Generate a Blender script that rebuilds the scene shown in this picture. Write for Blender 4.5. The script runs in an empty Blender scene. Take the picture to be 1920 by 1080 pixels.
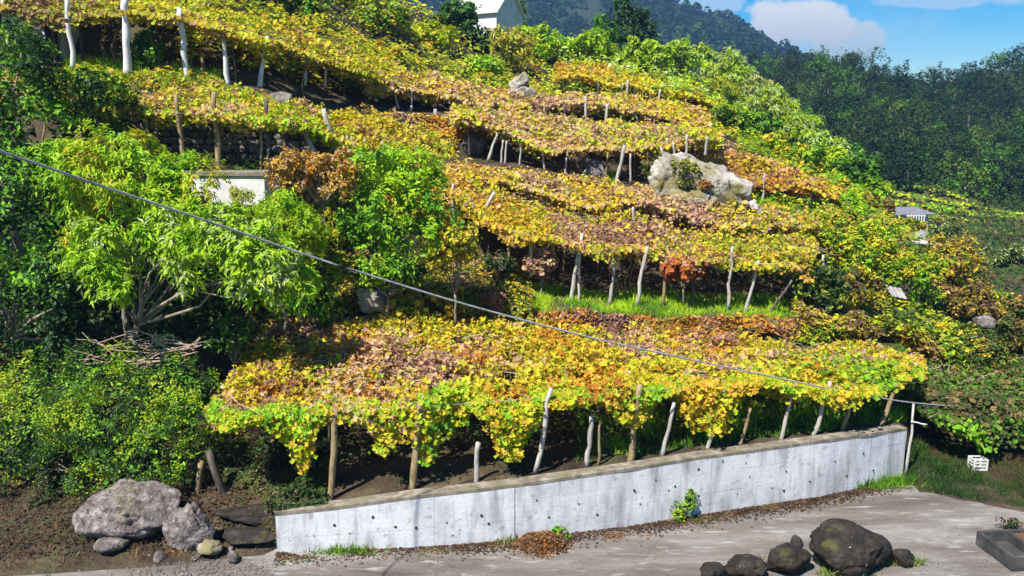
import bpy, bmesh, math, random
import numpy as np
from mathutils import Vector, Matrix
from mathutils.bvhtree import BVHTree

# ------------------------------------------------------------------ camera, sky, sun, exposure
S = bpy.context.scene
COL = S.collection
CAM_H = 12.6
F = 1500.0                      # focal length in pixels of the 1920 wide photograph
HOR = 250.0                     # horizon row
PITCH = math.atan((540.0 - HOR) / F)
cam_d = bpy.data.cameras.new("camera")
cam = bpy.data.objects.new("camera", cam_d); COL.objects.link(cam)
cam.location = (0, 0, CAM_H)
cam.rotation_euler = (math.radians(90) - PITCH, 0, 0)
cam_d.sensor_width = 36.0
cam_d.lens = 36.0 * F / 1920.0
cam_d.clip_start = 0.2; cam_d.clip_end = 6000
S.camera = cam

SUN_EL = math.radians(54.0)
SUN_AZ = math.radians(218.0)    # compass-like, from +Y clockwise towards +X : behind the camera, to the left
sun_vec = Vector((math.sin(SUN_AZ) * math.cos(SUN_EL), math.cos(SUN_AZ) * math.cos(SUN_EL), math.sin(SUN_EL)))
sun_d = bpy.data.lights.new("sun", 'SUN'); sun_d.energy = 5.0; sun_d.angle = math.radians(0.5)
sun_d.color = (1.0, 0.94, 0.84)
sun = bpy.data.objects.new("sun", sun_d); COL.objects.link(sun)
sun.rotation_euler = sun_vec.to_track_quat('Z', 'Y').to_euler()

W = bpy.data.worlds.new("World"); S.world = W; W.use_nodes = True
wt = W.node_tree; wt.nodes.clear()
def wn(t, **k):
    n = wt.nodes.new(t)
    for a, b in k.items(): setattr(n, a, b)
    return n
def wmath(op, a, b=None, c=None):
    n = wn('ShaderNodeMath', operation=op)
    for i, v in enumerate((a, b, c)):
        if v is None: continue
        if isinstance(v, (int, float)): n.inputs[i].default_value = v
        else: wt.links.new(v, n.inputs[i])
    return n.outputs[0]
sky = wn('ShaderNodeTexSky', sky_type='NISHITA'); sky.sun_disc = False
sky.sun_elevation = SUN_EL; sky.sun_rotation = SUN_AZ; sky.altitude = 300; sky.air_density = 1.1; sky.dust_density = 0.4; sky.ozone_density = 4.0
tc = wn('ShaderNodeTexCoord')
sep = wn('ShaderNodeSeparateXYZ'); wt.links.new(tc.outputs['Generated'], sep.inputs[0])
gx, gy, gz = sep.outputs
gyc = wmath('MAXIMUM', gy, 0.02)
az = wmath('DIVIDE', gx, gyc); el = wmath('DIVIDE', gz, gyc)
nz = wn('ShaderNodeTexNoise'); nz.inputs['Scale'].default_value = 17.0; nz.inputs['Detail'].default_value = 7.0; nz.inputs['Roughness'].default_value = 0.55
wt.links.new(tc.outputs['Generated'], nz.inputs['Vector'])
nz2 = wn('ShaderNodeTexNoise'); nz2.inputs['Scale'].default_value = 3.2; nz2.inputs['Detail'].default_value = 6.0
wt.links.new(tc.outputs['Generated'], nz2.inputs['Vector'])
def cloud(caz, cel, rx, rz, gain):
    dx = wmath('DIVIDE', wmath('SUBTRACT', az, caz), rx)
    dz = wmath('DIVIDE', wmath('SUBTRACT', el, cel), rz)
    r2 = wmath('ADD', wmath('MULTIPLY', dx, dx), wmath('MULTIPLY', dz, dz))
    v = wmath('SUBTRACT', wmath('ADD', 1.0, wmath('MULTIPLY', wmath('SUBTRACT', nz.outputs['Fac'], 0.5), 3.4)), r2)
    mr = wn('ShaderNodeMapRange'); mr.interpolation_type = 'SMOOTHSTEP'
    mr.inputs['From Min'].default_value = 0.0; mr.inputs['From Max'].default_value = 0.55; mr.inputs['To Max'].default_value = gain
    wt.links.new(v, mr.inputs['Value'])
    return mr.outputs[0]
c1 = cloud((1480-960)/F, (HOR-62)/F, 0.072, 0.034, 0.95)
c1b = cloud((1545-960)/F, (HOR-90)/F, 0.055, 0.030, 0.75)
c2 = cloud((1740-960)/F, (HOR-15)/F, 0.10, 0.012, 0.40)
c3 = cloud((1290-960)/F, (HOR-30)/F, 0.05, 0.03, 0.45)
mr2 = wn('ShaderNodeMapRange'); mr2.interpolation_type = 'SMOOTHSTEP'
mr2.inputs['From Min'].default_value = 0.56; mr2.inputs['From Max'].default_value = 0.78; mr2.inputs['To Max'].default_value = 0.55
wt.links.new(nz2.outputs['Fac'], mr2.inputs['Value'])
call = wmath('MAXIMUM', wmath('MAXIMUM', wmath('MAXIMUM', c1, c1b), wmath('MAXIMUM', c2, c3)), mr2.outputs[0])
cmix = wn('ShaderNodeMixRGB'); wt.links.new(call, cmix.inputs['Fac'])
hsv = wn('ShaderNodeHueSaturation'); hsv.inputs['Saturation'].default_value = 1.8; hsv.inputs['Value'].default_value = 0.72
wt.links.new(sky.outputs[0], hsv.inputs['Color'])
wt.links.new(hsv.outputs[0], cmix.inputs['Color1'])
ctop = wn('ShaderNodeMapRange'); ctop.inputs['From Min'].default_value = (HOR-110)/F; ctop.inputs['From Max'].default_value = (HOR-20)/F
wt.links.new(el, ctop.inputs['Value'])
ccol = wn('ShaderNodeMixRGB'); wt.links.new(ctop.outputs[0], ccol.inputs['Fac'])
ccol.inputs['Color1'].default_value = (2.6, 2.9, 3.4, 1); ccol.inputs['Color2'].default_value = (4.6, 4.7, 4.75, 1)
wt.links.new(ccol.outputs[0], cmix.inputs['Color2'])
bg = wn('ShaderNodeBackground'); bg.inputs['Strength'].default_value = 0.09
wt.links.new(cmix.outputs[0], bg.inputs['Color'])
wo = wn('ShaderNodeOutputWorld'); wt.links.new(bg.outputs[0], wo.inputs['Surface'])

S.view_settings.view_transform = 'Standard'; S.view_settings.look = 'None'
S.view_settings.exposure = 1.12; S.view_settings.gamma = 1.0; S.view_settings.use_curve_mapping = False
S.render.engine = 'CYCLES'
S.cycles.max_bounces = 6; S.cycles.diffuse_bounces = 3; S.cycles.transmission_bounces = 3; S.cycles.transparent_max_bounces = 4
S.cycles.volume_bounces = 0

# ------------------------------------------------------------------ helpers
rng = np.random.default_rng(7); random.seed(7)
CP, SP = math.cos(PITCH), math.sin(PITCH)
def ray(px, py):
    a = (px - 960.0) / F; b = (540.0 - py) / F
    return np.array((a, CP + b * SP, -SP + b * CP))
def P(px, py, Y):
    r = ray(px, py); return np.array((0, 0, CAM_H)) + r * (Y / r[1])
def PZ(px, py, z):
    r = ray(px, py); return np.array((0, 0, CAM_H)) + r * ((z - CAM_H) / r[2])
def px_m(Y): return Y / F        # metres per pixel at distance Y

def hash3(i, j, k, seed):
    h = (i.astype(np.int64) * 374761393 + j.astype(np.int64) * 668265263 + k.astype(np.int64) * 2147483647 + seed * 974634777) & 0xFFFFFFFF
    h = ((h ^ (h >> 13)) * 1274126177) & 0xFFFFFFFF
    h = ((h ^ (h >> 16)) * 2246822519) & 0xFFFFFFFF
    return ((h ^ (h >> 15)) & 0xFFFFFF) / float(0xFFFFFF)
def vnoise(p, scale, seed=0):
    q = np.asarray(p, dtype=np.float64) / scale
    f = np.floor(q).astype(np.int64); t = q - f; t = t * t * (3 - 2 * t)
    out = 0
    for a in (0, 1):
        for b in (0, 1):
            for c in (0, 1):
                w = (t[..., 0] if a else 1 - t[..., 0]) * (t[..., 1] if b else 1 - t[..., 1]) * (t[..., 2] if c else 1 - t[..., 2])
                out = out + w * hash3(f[..., 0] + a, f[..., 1] + b, f[..., 2] + c, seed)
    return out
def fbm(p, scale, seed=0, oct=3):
    v = 0; a = 0.5; s = 0
    for o in range(oct):
        v = v + a * vnoise(p, scale / 2 ** o, seed + o * 13); s += a; a *= 0.5
    return v / s
def norm(v): return v / np.maximum(np.linalg.norm(v, axis=-1, keepdims=True), 1e-9)

def mesh_np(name, V, loops, starts, mat, parent=None, tint=None, smooth=False, uv=None):
    me = bpy.data.meshes.new(name)
    me.vertices.add(len(V)); me.vertices.foreach_set('co', np.ascontiguousarray(V, dtype=np.float32).ravel())
    me.loops.add(len(loops)); me.loops.foreach_set('vertex_index', np.ascontiguousarray(loops, dtype=np.int32))
    me.polygons.add(len(starts)); me.polygons.foreach_set('loop_start', np.ascontiguousarray(starts, dtype=np.int32))
    me.polygons.foreach_set('use_smooth', np.full(len(starts), bool(smooth)))
    if tint is not None:
        at = me.attributes.new('tint', 'FLOAT_COLOR', 'FACE')
        c = np.ones((len(starts), 4), dtype=np.float32); c[:, :3] = tint
        at.data.foreach_set('color', c.ravel())
    me.update(calc_edges=True)
    if mat is not None: me.materials.append(mat)
    o = bpy.data.objects.new(name, me); COL.objects.link(o)
    if parent is not None:
        o.parent = parent
        o.matrix_parent_inverse = Matrix.Translation(-Vector(parent.location))
    return o
def mesh_py(name, V, faces, mat, parent=None, smooth=False):
    loops = []; starts = []
    for f in faces: starts.append(len(loops)); loops.extend(f)
    return mesh_np(name, np.array(V, dtype=float).reshape(-1, 3), loops, starts, mat, parent, smooth=smooth)
def mesh_bm(name, bm, mat, parent=None, smooth=False):
    me = bpy.data.meshes.new(name); bm.to_mesh(me); bm.free()
    me.polygons.foreach_set('use_smooth', np.full(len(me.polygons), bool(smooth)))
    if mat is not None: me.materials.append(mat)
    o = bpy.data.objects.new(name, me); COL.objects.link(o)
    if parent is not None:
        o.parent = parent; o.matrix_parent_inverse = Matrix.Translation(-Vector(parent.location))
    return o
def thing(name, label, cat, loc=(0, 0, 0), group=None):
    o = bpy.data.objects.new(name, None); COL.objects.link(o); o.location = tuple(float(v) for v in loc)
    o.empty_display_size = 0.3
    return tag(o, label, cat, group)
def tag(o, label=None, cat=None, group=None, kind=None):
    if label: o['label'] = label
    if cat: o['category'] = cat
    if group: o['group'] = group
    if kind: o['kind'] = kind
    return o

LEAF = {
 'vine':  (np.array([(0,-.5,0),(-.55,-.15,.13),(-.38,.38,.10),(0,.6,-.02),(.38,.38,.10),(.55,-.15,.13)]), [(0,3,2,1),(0,5,4,3)]),
 'lobed': (np.array([(0,-.30,0),(-.56,-.34,.16),(-.24,.02,.05),(-.50,.40,.20),(0,.66,-.06),(.50,.40,.20),(.24,.02,.05),(.56,-.34,.16)]), [(0,4,3,2,1),(0,7,6,5,4)]),
 'oval':  (np.array([(0,-.5,0),(-.27,.0,.08),(0,.55,-.04),(.27,.0,.08)]), [(0,2,1),(0,3,2)]),
 'lance': (np.array([(0,-.5,0),(-.16,-.1,.06),(0,.6,-.16),(.16,-.1,.06)]), [(0,2,1),(0,3,2)]),
 'blade': (np.array([(-.06,0,0),(.06,0,0),(.0,1,.12)]), [(0,1,2)]),
}
def leaf_mesh(name, pos, nrm, size, tint, mat, parent=None, kind='vine', axis=None, jit=0.45):
    N = len(pos)
    T, faces = LEAF[kind]
    n = norm(nrm + rng.normal(0, jit, (N, 3)))
    a = rng.normal(0, 1, (N, 3)) if axis is None else axis + rng.normal(0, 0.35, (N, 3))
    a = norm(a - n * np.sum(a * n, axis=1, keepdims=True))
    b = np.cross(a, n)
    s = (np.ones(N) * size * np.clip(np.exp(rng.normal(0, 0.32, N)), 0.4, 1.9))[:, None, None]
    V = pos[:, None, :] + s * (T[None, :, 0:1] * b[:, None, :] + T[None, :, 1:2] * a[:, None, :] + T[None, :, 2:3] * n[:, None, :])
    k = len(T); L = []; st = []; off = 0
    for f in faces: st.append(off); L.extend(f); off += len(f)
    L = np.array(L); st = np.array(st)
    loops = (np.arange(N)[:, None] * k + L[None, :]).ravel()
    starts = (np.arange(N)[:, None] * off + st[None, :]).ravel()
    return mesh_np(name, V.reshape(-1, 3), loops, starts, mat, parent, tint=np.repeat(tint, len(faces), axis=0))

def tubes(paths, sides=7):
    """paths: list of (points Nx3, radii N) -> verts, faces of one mesh"""
    V = []; Fc = []
    for pts, rad in paths:
        pts = np.asarray(pts, float); n = len(pts); base = len(V)
        rad = np.ones(n) * rad
        for i in range(n):
            d = pts[min(i + 1, n - 1)] - pts[max(i - 1, 0)]; d = d / max(np.linalg.norm(d), 1e-9)
            ref = np.array((1.0, 0, 0)) if abs(d[0]) < 0.8 else np.array((0, 1.0, 0))
            u = np.cross(d, ref); u /= np.linalg.norm(u); v = np.cross(d, u)
            for k in range(sides):
                a = 2 * math.pi * k / sides
                V.append(pts[i] + rad[i] * (math.cos(a) * u + math.sin(a) * v))
        for i in range(n - 1):
            for k in range(sides):
                k2 = (k + 1) % sides
                Fc.append((base + i * sides + k, base + i * sides + k2, base + (i + 1) * sides + k2, base + (i + 1) * sides + k))
        Fc.append(tuple(base + k for k in reversed(range(sides)))); Fc.append(tuple(base + (n - 1) * sides + k for k in range(sides)))
    return V, Fc
def bent(a, b, n=6, amp=0.06, seed=None):
    a = np.asarray(a, float); b = np.asarray(b, float); t = np.linspace(0, 1, n)[:, None]
    L = np.linalg.norm(b - a); off = rng.normal(0, amp * L, (n, 3)); off[0] = 0; off[-1] = 0
    off = (off + np.roll(off, 1, 0) * (t > 0)) * 0.6; off[0] = 0; off[-1] = 0
    return a + (b - a) * t + off

# ------------------------------------------------------------------ materials
MATS = {}
def mat_new(name):
    m = bpy.data.materials.new(name); m.use_nodes = True; nt = m.node_tree; nt.nodes.clear()
    return m, nt
def N(nt, t, **k):
    n = nt.nodes.new(t)
    for a, b in k.items(): setattr(n, a, b)
    return n
def leaf_mat(name, trans=0.35, rough=0.55, spec=0.25):
    m, nt = mat_new(name)
    at = N(nt, 'ShaderNodeAttribute', attribute_name='tint')
    p = N(nt, 'ShaderNodeBsdfPrincipled'); p.inputs['Roughness'].default_value = rough; p.inputs['Specular IOR Level'].default_value = spec
    tr = N(nt, 'ShaderNodeBsdfTranslucent'); mx = N(nt, 'ShaderNodeMixShader'); mx.inputs[0].default_value = trans
    out = N(nt, 'ShaderNodeOutputMaterial')
    nt.links.new(at.outputs['Color'], p.inputs['Base Color']); nt.links.new(at.outputs['Color'], tr.inputs['Color'])
    nt.links.new(p.outputs[0], mx.inputs[1]); nt.links.new(tr.outputs[0], mx.inputs[2]); nt.links.new(mx.outputs[0], out.inputs['Surface'])
    return m
def noise_mat(name, cols, scale=1.0, detail=8, rough=0.9, bump=0.5, bscale=None, stretch=(1,1,1), extra=None, spec=0.2, bdist=0.05, objspace=False):
    """cols: list of (pos, rgb) of a ramp driven by fbm noise"""
    m, nt = mat_new(name)
    tc = N(nt, 'ShaderNodeTexCoord'); mp = N(nt, 'ShaderNodeMapping'); mp.inputs['Scale'].default_value = stretch
    if objspace: nt.links.new(tc.outputs['Object'], mp.inputs[0])
    else:
        ge = N(nt, 'ShaderNodeNewGeometry'); nt.links.new(ge.outputs['Position'], mp.inputs[0])
    n1 = N(nt, 'ShaderNodeTexNoise'); n1.inputs['Scale'].default_value = scale; n1.inputs['Detail'].default_value = detail; n1.inputs['Roughness'].default_value = 0.65
    nt.links.new(mp.outputs[0], n1.inputs['Vector'])
    cr = N(nt, 'ShaderNodeValToRGB'); cr.color_ramp.elements.remove(cr.color_ramp.elements[1])
    for i, (ps, c) in enumerate(cols):
        e = cr.color_ramp.elements[0] if i == 0 else cr.color_ramp.elements.new(ps)
        e.position = ps; e.color = (*c, 1)
    nt.links.new(n1.outputs['Fac'], cr.inputs[0])
    p = N(nt, 'ShaderNodeBsdfPrincipled'); p.inputs['Roughness'].default_value = rough; p.inputs['Specular IOR Level'].default_value = spec
    col = cr.outputs[0]
    if extra: col = extra(nt, mp, col)
    nt.links.new(col, p.inputs['Base Color'])
    if bump:
        n2 = N(nt, 'ShaderNodeTexNoise'); n2.inputs['Scale'].default_value = bscale or scale * 4; n2.inputs['Detail'].default_value = 8
        nt.links.new(mp.outputs[0], n2.inputs['Vector'])
        bp = N(nt, 'ShaderNodeBump'); bp.inputs['Strength'].default_value = bump; bp.inputs['Distance'].default_value = bdist
        nt.links.new(n2.outputs['Fac'], bp.inputs['Height']); nt.links.new(bp.outputs[0], p.inputs['Normal'])
    out = N(nt, 'ShaderNodeOutputMaterial'); nt.links.new(p.outputs[0], out.inputs['Surface'])
    return m
def over_noise(color, scale, lo, hi, fac=1.0, detail=6):
    def fn(nt, mp, col):
        n = N(nt, 'ShaderNodeTexNoise'); n.inputs['Scale'].default_value = scale; n.inputs['Detail'].default_value = detail
        nt.links.new(mp.outputs[0], n.inputs['Vector'])
        r = N(nt, 'ShaderNodeMapRange'); r.inputs['From Min'].default_value = lo; r.inputs['From Max'].default_value = hi; r.inputs['To Max'].default_value = fac
        nt.links.new(n.outputs['Fac'], r.inputs['Value'])
        mx = N(nt, 'ShaderNodeMixRGB'); nt.links.new(r.outputs[0], mx.inputs[0]); nt.links.new(col, mx.inputs[1]); mx.inputs[2].default_value = (*color, 1)
        return mx.outputs[0]
    return fn
def chain(*fs):
    def fn(nt, mp, col):
        for f in fs: col = f(nt, mp, col)
        return col
    return fn

M_LEAF = leaf_mat('autumn_vine_leaf', 0.38)
M_GREEN = leaf_mat('green_leaf', 0.36, 0.5, 0.3)
M_FAR = leaf_mat('far_leaf', 0.15, 0.8, 0.1)
M_GRASS = leaf_mat('grass_blade', 0.35, 0.6, 0.2)
M_SOIL = noise_mat('terrace_soil', [(0.3, (.02,.015,.010)), (0.5, (.05,.036,.022)), (0.7, (.10,.078,.045))], 0.9, bump=0.9, bscale=5, bdist=0.15,
                   extra=over_noise((.03,.045,.010), 0.45, 0.54, 0.66, 0.4))
M_ROAD = noise_mat('dirt_road', [(0.3, (.075,.062,.052)), (0.5, (.15,.133,.12)), (0.7, (.25,.235,.222))], 0.55, bump=0.5, bscale=6, bdist=0.04, stretch=(0.35,1.5,1),
                   extra=chain(over_noise((.09,.073,.058), 0.30, 0.50, 0.66, 0.8), over_noise((.06,.05,.04), 9, 0.60, 0.72, 0.7), over_noise((.34,.33,.32), 3.2, 0.58, 0.70, 0.6)))
M_ROCK = noise_mat('grey_rock', [(0.3, (.04,.032,.03)), (0.48, (.125,.105,.10)), (0.66, (.30,.265,.255))], 3.2, bump=1.0, bscale=9, bdist=0.10,
                   extra=chain(over_noise((.10,.09,.03), 0.9, 0.54, 0.66, 0.4), over_noise((.03,.026,.022), 2.5, 0.58, 0.68, 0.8)))
M_PALEROCK = noise_mat('pale_rock', [(0.25, (.08,.068,.05)), (0.45, (.23,.205,.165)), (0.65, (.45,.42,.375))], 0.7, bump=1.0, bscale=2.2, bdist=0.25,
                   extra=chain(over_noise((.15,.13,.03), 0.6, 0.50, 0.62, 0.85), over_noise((.06,.05,.04), 1.3, 0.60, 0.68, 0.8)))
M_DARKROCK = noise_mat('dark_volcanic_rock', [(0.3, (.010,.009,.008)), (0.5, (.024,.020,.017)), (0.72, (.06,.05,.042))], 2.4, bump=1.0, bscale=8, bdist=0.08,
                   extra=chain(over_noise((.09,.085,.015), 1.1, 0.60, 0.70, 0.8), over_noise((.36,.35,.33), 7, 0.70, 0.74, 0.9)))
M_STONE = noise_mat('dry_wall_stone', [(0.3, (.04,.036,.033)), (0.55, (.12,.11,.10)), (0.75, (.24,.22,.20))], 2.0, bump=0.9, bscale=9, bdist=0.05)
def stained(nt, mp, col):
    sx = N(nt, 'ShaderNodeTexNoise'); m2 = N(nt, 'ShaderNodeMapping'); m2.inputs['Scale'].default_value = (1.6, 1.6, 0.35)
    ge = N(nt, 'ShaderNodeNewGeometry'); nt.links.new(ge.outputs['Position'], m2.inputs[0])
    sx.inputs['Scale'].default_value = 1.3; sx.inputs['Detail'].default_value = 7; nt.links.new(m2.outputs[0], sx.inputs['Vector'])
    r = N(nt, 'ShaderNodeMapRange'); r.inputs['From Min'].default_value = 0.48; r.inputs['From Max'].default_value = 0.68; r.inputs['To Max'].default_value = 0.62
    nt.links.new(sx.outputs['Fac'], r.inputs['Value'])
    mx = N(nt, 'ShaderNodeMixRGB'); nt.links.new(r.outputs[0], mx.inputs[0]); nt.links.new(col, mx.inputs[1]); mx.inputs[2].default_value = (.15,.15,.165,1)
    return mx.outputs[0]
def drips(nt, mp, col):
    ge = N(nt, 'ShaderNodeNewGeometry'); m2 = N(nt, 'ShaderNodeMapping'); m2.inputs['Scale'].default_value = (5, 5, .5); nt.links.new(ge.outputs['Position'], m2.inputs[0])
    n = N(nt, 'ShaderNodeTexNoise'); n.inputs['Scale'].default_value = 1.6; n.inputs['Detail'].default_value = 5; nt.links.new(m2.outputs[0], n.inputs['Vector'])
    r = N(nt, 'ShaderNodeMapRange'); r.inputs['From Min'].default_value = 0.56; r.inputs['From Max'].default_value = 0.70; r.inputs['To Max'].default_value = 0.40; nt.links.new(n.outputs['Fac'], r.inputs['Value'])
    mx = N(nt, 'ShaderNodeMixRGB'); nt.links.new(r.outputs[0], mx.inputs[0]); nt.links.new(col, mx.inputs[1]); mx.inputs[2].default_value = (.20,.165,.125,1)
    return mx.outputs[0]
M_CONCLIP = noise_mat('stained_concrete_lip', [(0.3, (.16,.135,.10)), (0.5, (.28,.25,.21)), (0.7, (.40,.385,.38))], 1.8, bump=0.4, bscale=9, bdist=0.03, extra=drips, stretch=(1,1,2))
M_CONC = noise_mat('cast_concrete', [(0.3, (.38,.388,.41)), (0.5, (.51,.52,.545)), (0.7, (.58,.59,.615))], 0.9, bump=0.35, bscale=9, bdist=0.03,
                   extra=chain(stained, drips, over_noise((.2,.19,.185), 4.5, 0.60, 0.72, 0.6)))
M_CONCTOP = noise_mat('mossy_concrete_cap', [(0.3, (.08,.068,.048)), (0.5, (.18,.155,.12)), (0.7, (.34,.31,.27))], 3.0, bump=0.6, bscale=14, bdist=0.03,
                   extra=over_noise((.09,.10,.02), 1.5, 0.54, 0.66, 0.7))
M_CONCDARK = noise_mat('dark_concrete', [(0.3, (.02,.02,.02)), (0.55, (.05,.05,.05)), (0.75, (.10,.10,.095))], 1.5, bump=0.4)  # mottled dark grey all over
M_CONCGREY = noise_mat('old_grey_concrete', [(0.3, (.16,.15,.14)), (0.55, (.28,.27,.25)), (0.75, (.4,.39,.37))], 1.5, bump=0.4)
M_RUST = noise_mat('brown_board', [(0.3, (.07,.035,.02)), (0.6, (.15,.07,.04)), (0.75, (.2,.1,.06))], 3, bump=0.3)
M_POSTW = noise_mat('sunbleached_post', [(0.3, (.22,.195,.165)), (0.5, (.36,.335,.30)), (0.7, (.5,.48,.445))], 3.0, bump=0.6, bscale=12, bdist=0.02, stretch=(3,3,.6))
M_POSTB = noise_mat('brown_post', [(0.3, (.11,.08,.045)), (0.5, (.24,.175,.09)), (0.7, (.36,.28,.16))], 3.0, bump=0.6, bscale=12, bdist=0.02, stretch=(3,3,.6))
M_POSTD = noise_mat('dark_stem', [(0.3, (.035,.028,.022)), (0.5, (.085,.07,.055)), (0.7, (.16,.135,.11))], 3.0, bump=0.6, bscale=12, bdist=0.02, stretch=(3,3,.6))
M_BARK = noise_mat('grey_bark', [(0.3, (.08,.065,.045)), (0.5, (.19,.165,.12)), (0.7, (.33,.3,.24))], 2.0, bump=0.7, bscale=9, bdist=0.03, stretch=(3,3,.6))
M_DRYTWIG = noise_mat('dry_twig', [(0.3, (.25,.17,.12)), (0.6, (.42,.31,.24))], 3.0, bump=0)
M_WIRE = noise_mat('galvanised_wire', [(0.3, (.16,.16,.16)), (0.7, (.3,.3,.3))], 5.0, bump=0, rough=0.5)
M_CABLE = noise_mat('grey_cable', [(0.3, (.13,.13,.14)), (0.6, (.32,.32,.34))], 6.0, bump=0, rough=0.6)
M_WHITE = noise_mat('white_limewash', [(0.3, (.44,.44,.43)), (0.5, (.56,.56,.555)), (0.7, (.62,.62,.615))], 1.2, bump=0.2, extra=over_noise((.42,.40,.36), 0.8, 0.58, 0.72, 0.6))
M_BLUEWHITE = noise_mat('blue_white_plaster', [(0.3, (.38,.40,.48)), (0.6, (.52,.54,.62))], 1.2, bump=0.2)
M_TIN = noise_mat('grey_tin_roof', [(0.3, (.12,.12,.14)), (0.6, (.2,.2,.23))], 1.5, bump=0.2, rough=0.5)
M_DARK = noise_mat('dark_opening', [(0.3, (.012,.012,.012)), (0.7, (.03,.03,.03))], 3, bump=0)
M_PINK = noise_mat('faded_pink_plaster', [(0.3, (.28,.17,.14)), (0.6, (.42,.28,.24))], 1.5, bump=0.3)
M_HILL = noise_mat('wooded_hill_floor', [(0.3, (.010,.018,.010)), (0.6, (.022,.035,.016))], 0.08, bump=0)
M_FIELD = noise_mat('far_field', [(0.3, (.02,.032,.008)), (0.5, (.04,.058,.014)), (0.7, (.07,.08,.028))], 0.25, bump=0.4, bscale=2,
                    extra=over_noise((.045,.038,.028), 0.12, 0.50, 0.60, 0.85))

# leaf colours (of the leaves themselves; far wood and right verge take darks for shade)
C = dict(yellow=(.58,.44,.022), gold=(.56,.35,.03), orange=(.48,.19,.018), pink=(.52,.31,.17), mauve=(.30,.155,.115), lime=(.36,.42,.014),
         green=(.085,.23,.014), fresh=(.18,.40,.012), bright=(.30,.50,.014), neon=(.40,.56,.012), dark=(.018,.05,.012), deep=(.035,.09,.014), red=(.38,.085,.045), dry=(.26,.15,.07), rust=(.34,.12,.02),
         brown=(.11,.062,.034), earth=(.06,.038,.022), olive=(.13,.15,.03), sage=(.42,.52,.20), tan=(.54,.41,.20), pine=(.014,.030,.015), moss=(.06,.085,.02), straw=(.45,.40,.14))
def pal(pos, names, scale, seed=0, jitter=0.22, bright=0.22, contrast=2.2):
    cols = np.array([C[n] for n in names]); k = len(cols)
    v = np.clip((fbm(pos, scale, seed, 3) - 0.5) * contrast + 0.5, 0, 1)
    v = np.clip(v + rng.normal(0, jitter, len(pos)), 0, 0.9999) * k
    i = np.floor(v).astype(int); j = np.clip(i + rng.integers(-1, 2, len(pos)), 0, k - 1)
    t = rng.uniform(0, 0.5, len(pos))[:, None]
    c = cols[i] * (1 - t) + cols[j] * t
    return np.clip(c * rng.uniform(1 - bright, 1 + bright, len(pos))[:, None], 0.004, 0.85)

# ------------------------------------------------------------------ the terraced hillside (one lofted ground sheet)
def line(pts):
    a = np.array([p for p in pts], float); return a
def foot_z0(px, py): p = PZ(px, py, 0.0); return (px, py, p[1])
WALL_FOOT = [(520,1036),(640,1032),(780,1027),(900,1018),(1000,1009),(1180,987),(1300,967),(1420,949),(1540,931),(1620,914),(1692,893)]
WALL_TOP  = [(520,961),(640,949),(780,929),(900,916),(1000,903),(1180,877),(1300,857),(1420,841),(1540,824),(1620,813),(1692,802)]
wf = np.array([PZ(x, y, 0.0) for x, y in WALL_FOOT])
wtz = np.array([P(x, y, q[1] + 0.0)[2] for (x, y), q in zip(WALL_TOP, wf)])
WT = 0.42                        # wall thickness
L = []
def add(pts): L.append(np.array(pts, float))
# each station: (px, py, Y) of a line that runs along the slope
lf = [foot_z0(-300, 1110), foot_z0(60, 1078), foot_z0(300, 1062), foot_z0(500, 1040)]
lf += [(x, y, q[1] + 0.25) for (x, y), q in zip(WALL_FOOT, wf)]
lf += [foot_z0(1720, 925), foot_z0(1800, 940), foot_z0(1870, 950), foot_z0(1930, 962), foot_z0(2200, 1010)]
add(lf)
def zy(px, z, Y): r = ray(px, 0); # pixel row of a point at height z and distance Y
def row(px, z, Y):
    # solve py so that P(px,py,Y).z == z
    b = ((z - CAM_H) / Y); t = (b * CP + SP) / (CP - b * SP); return 540.0 - t * F
def st(px, z, Y): return (px, row(px, z, Y), Y)
l1 = [st(-300, 0.9, 25.5), st(60, 1.0, 25.5), st(300, 1.1, 25.7), st(480, 1.0, 25.9)]
for (x, y), q, z in zip(WALL_TOP, wf, wtz): l1.append(st(x, z - 0.12, q[1] + WT + 0.1))
l1 += [st(1715, 0.4, 31.5), st(1800, 0.5, 31), st(1900, 0.5, 30), st(2200, 0.6, 29)]
add(l1)
add([st(-300, 3.8, 28), st(60, 3.9, 28.5), st(300, 3.6, 29.5), st(430, 2.4, 31.5), st(560, 2.2, 33), st(1000, 2.3, 34), st(1460, 2.7, 35.5), st(1690, 2.7, 37), st(1740, 1.2, 37), st(1900, 1.0, 37), st(2200, 1.0, 36)])
add([(-300,640,29.5),(60,640,29.5),(300,640,31),(430,600,33),(560,575,34),(700,565,34.5),(900,570,35),(1000,578,35.3),(1200,586,35.3),(1460,596,36.6),(1600,625,38),(1750,660,39),(1900,715,39),(2200,770,38)])
add([(-300,480,31.5),(60,470,31.5),(300,450,33),(430,450,34.5),(560,470,38),(700,480,40),(900,500,42),(1000,507,42),(1200,512,42),(1460,525,42.5),(1600,560,43),(1750,600,43),(1900,650,43),(2200,720,42)])
add([(-300,285,33.5),(100,285,33.5),(300,303,34),(500,325,35),(600,312,37.5),(700,305,42),(860,305,46),(1000,322,47),(1150,345,48),(1250,356,48.5),(1400,382,49.5),(1540,400,50.5),(1640,425,51.5),(1760,510,49),(1880,600,47)])
add([(-300,262,36.5),(100,262,36.5),(300,275,37),(500,290,38.5),(600,280,41.5),(700,280,46),(860,285,50),(1000,300,52),(1150,322,53),(1250,332,53.5),(1400,358,55),(1540,380,55.5),(1630,405,56),(1740,485,53),(1850,570,51)])
add([(-300,120,38.5),(100,138,38.5),(300,150,39),(500,172,40.5),(600,196,43.5),(720,210,48.5),(900,222,55),(1000,230,58),(1100,240,60),(1240,248,61),(1330,256,62),(1420,295,63),(1500,335,63),(1570,385,63),(1660,470,61)])
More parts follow.
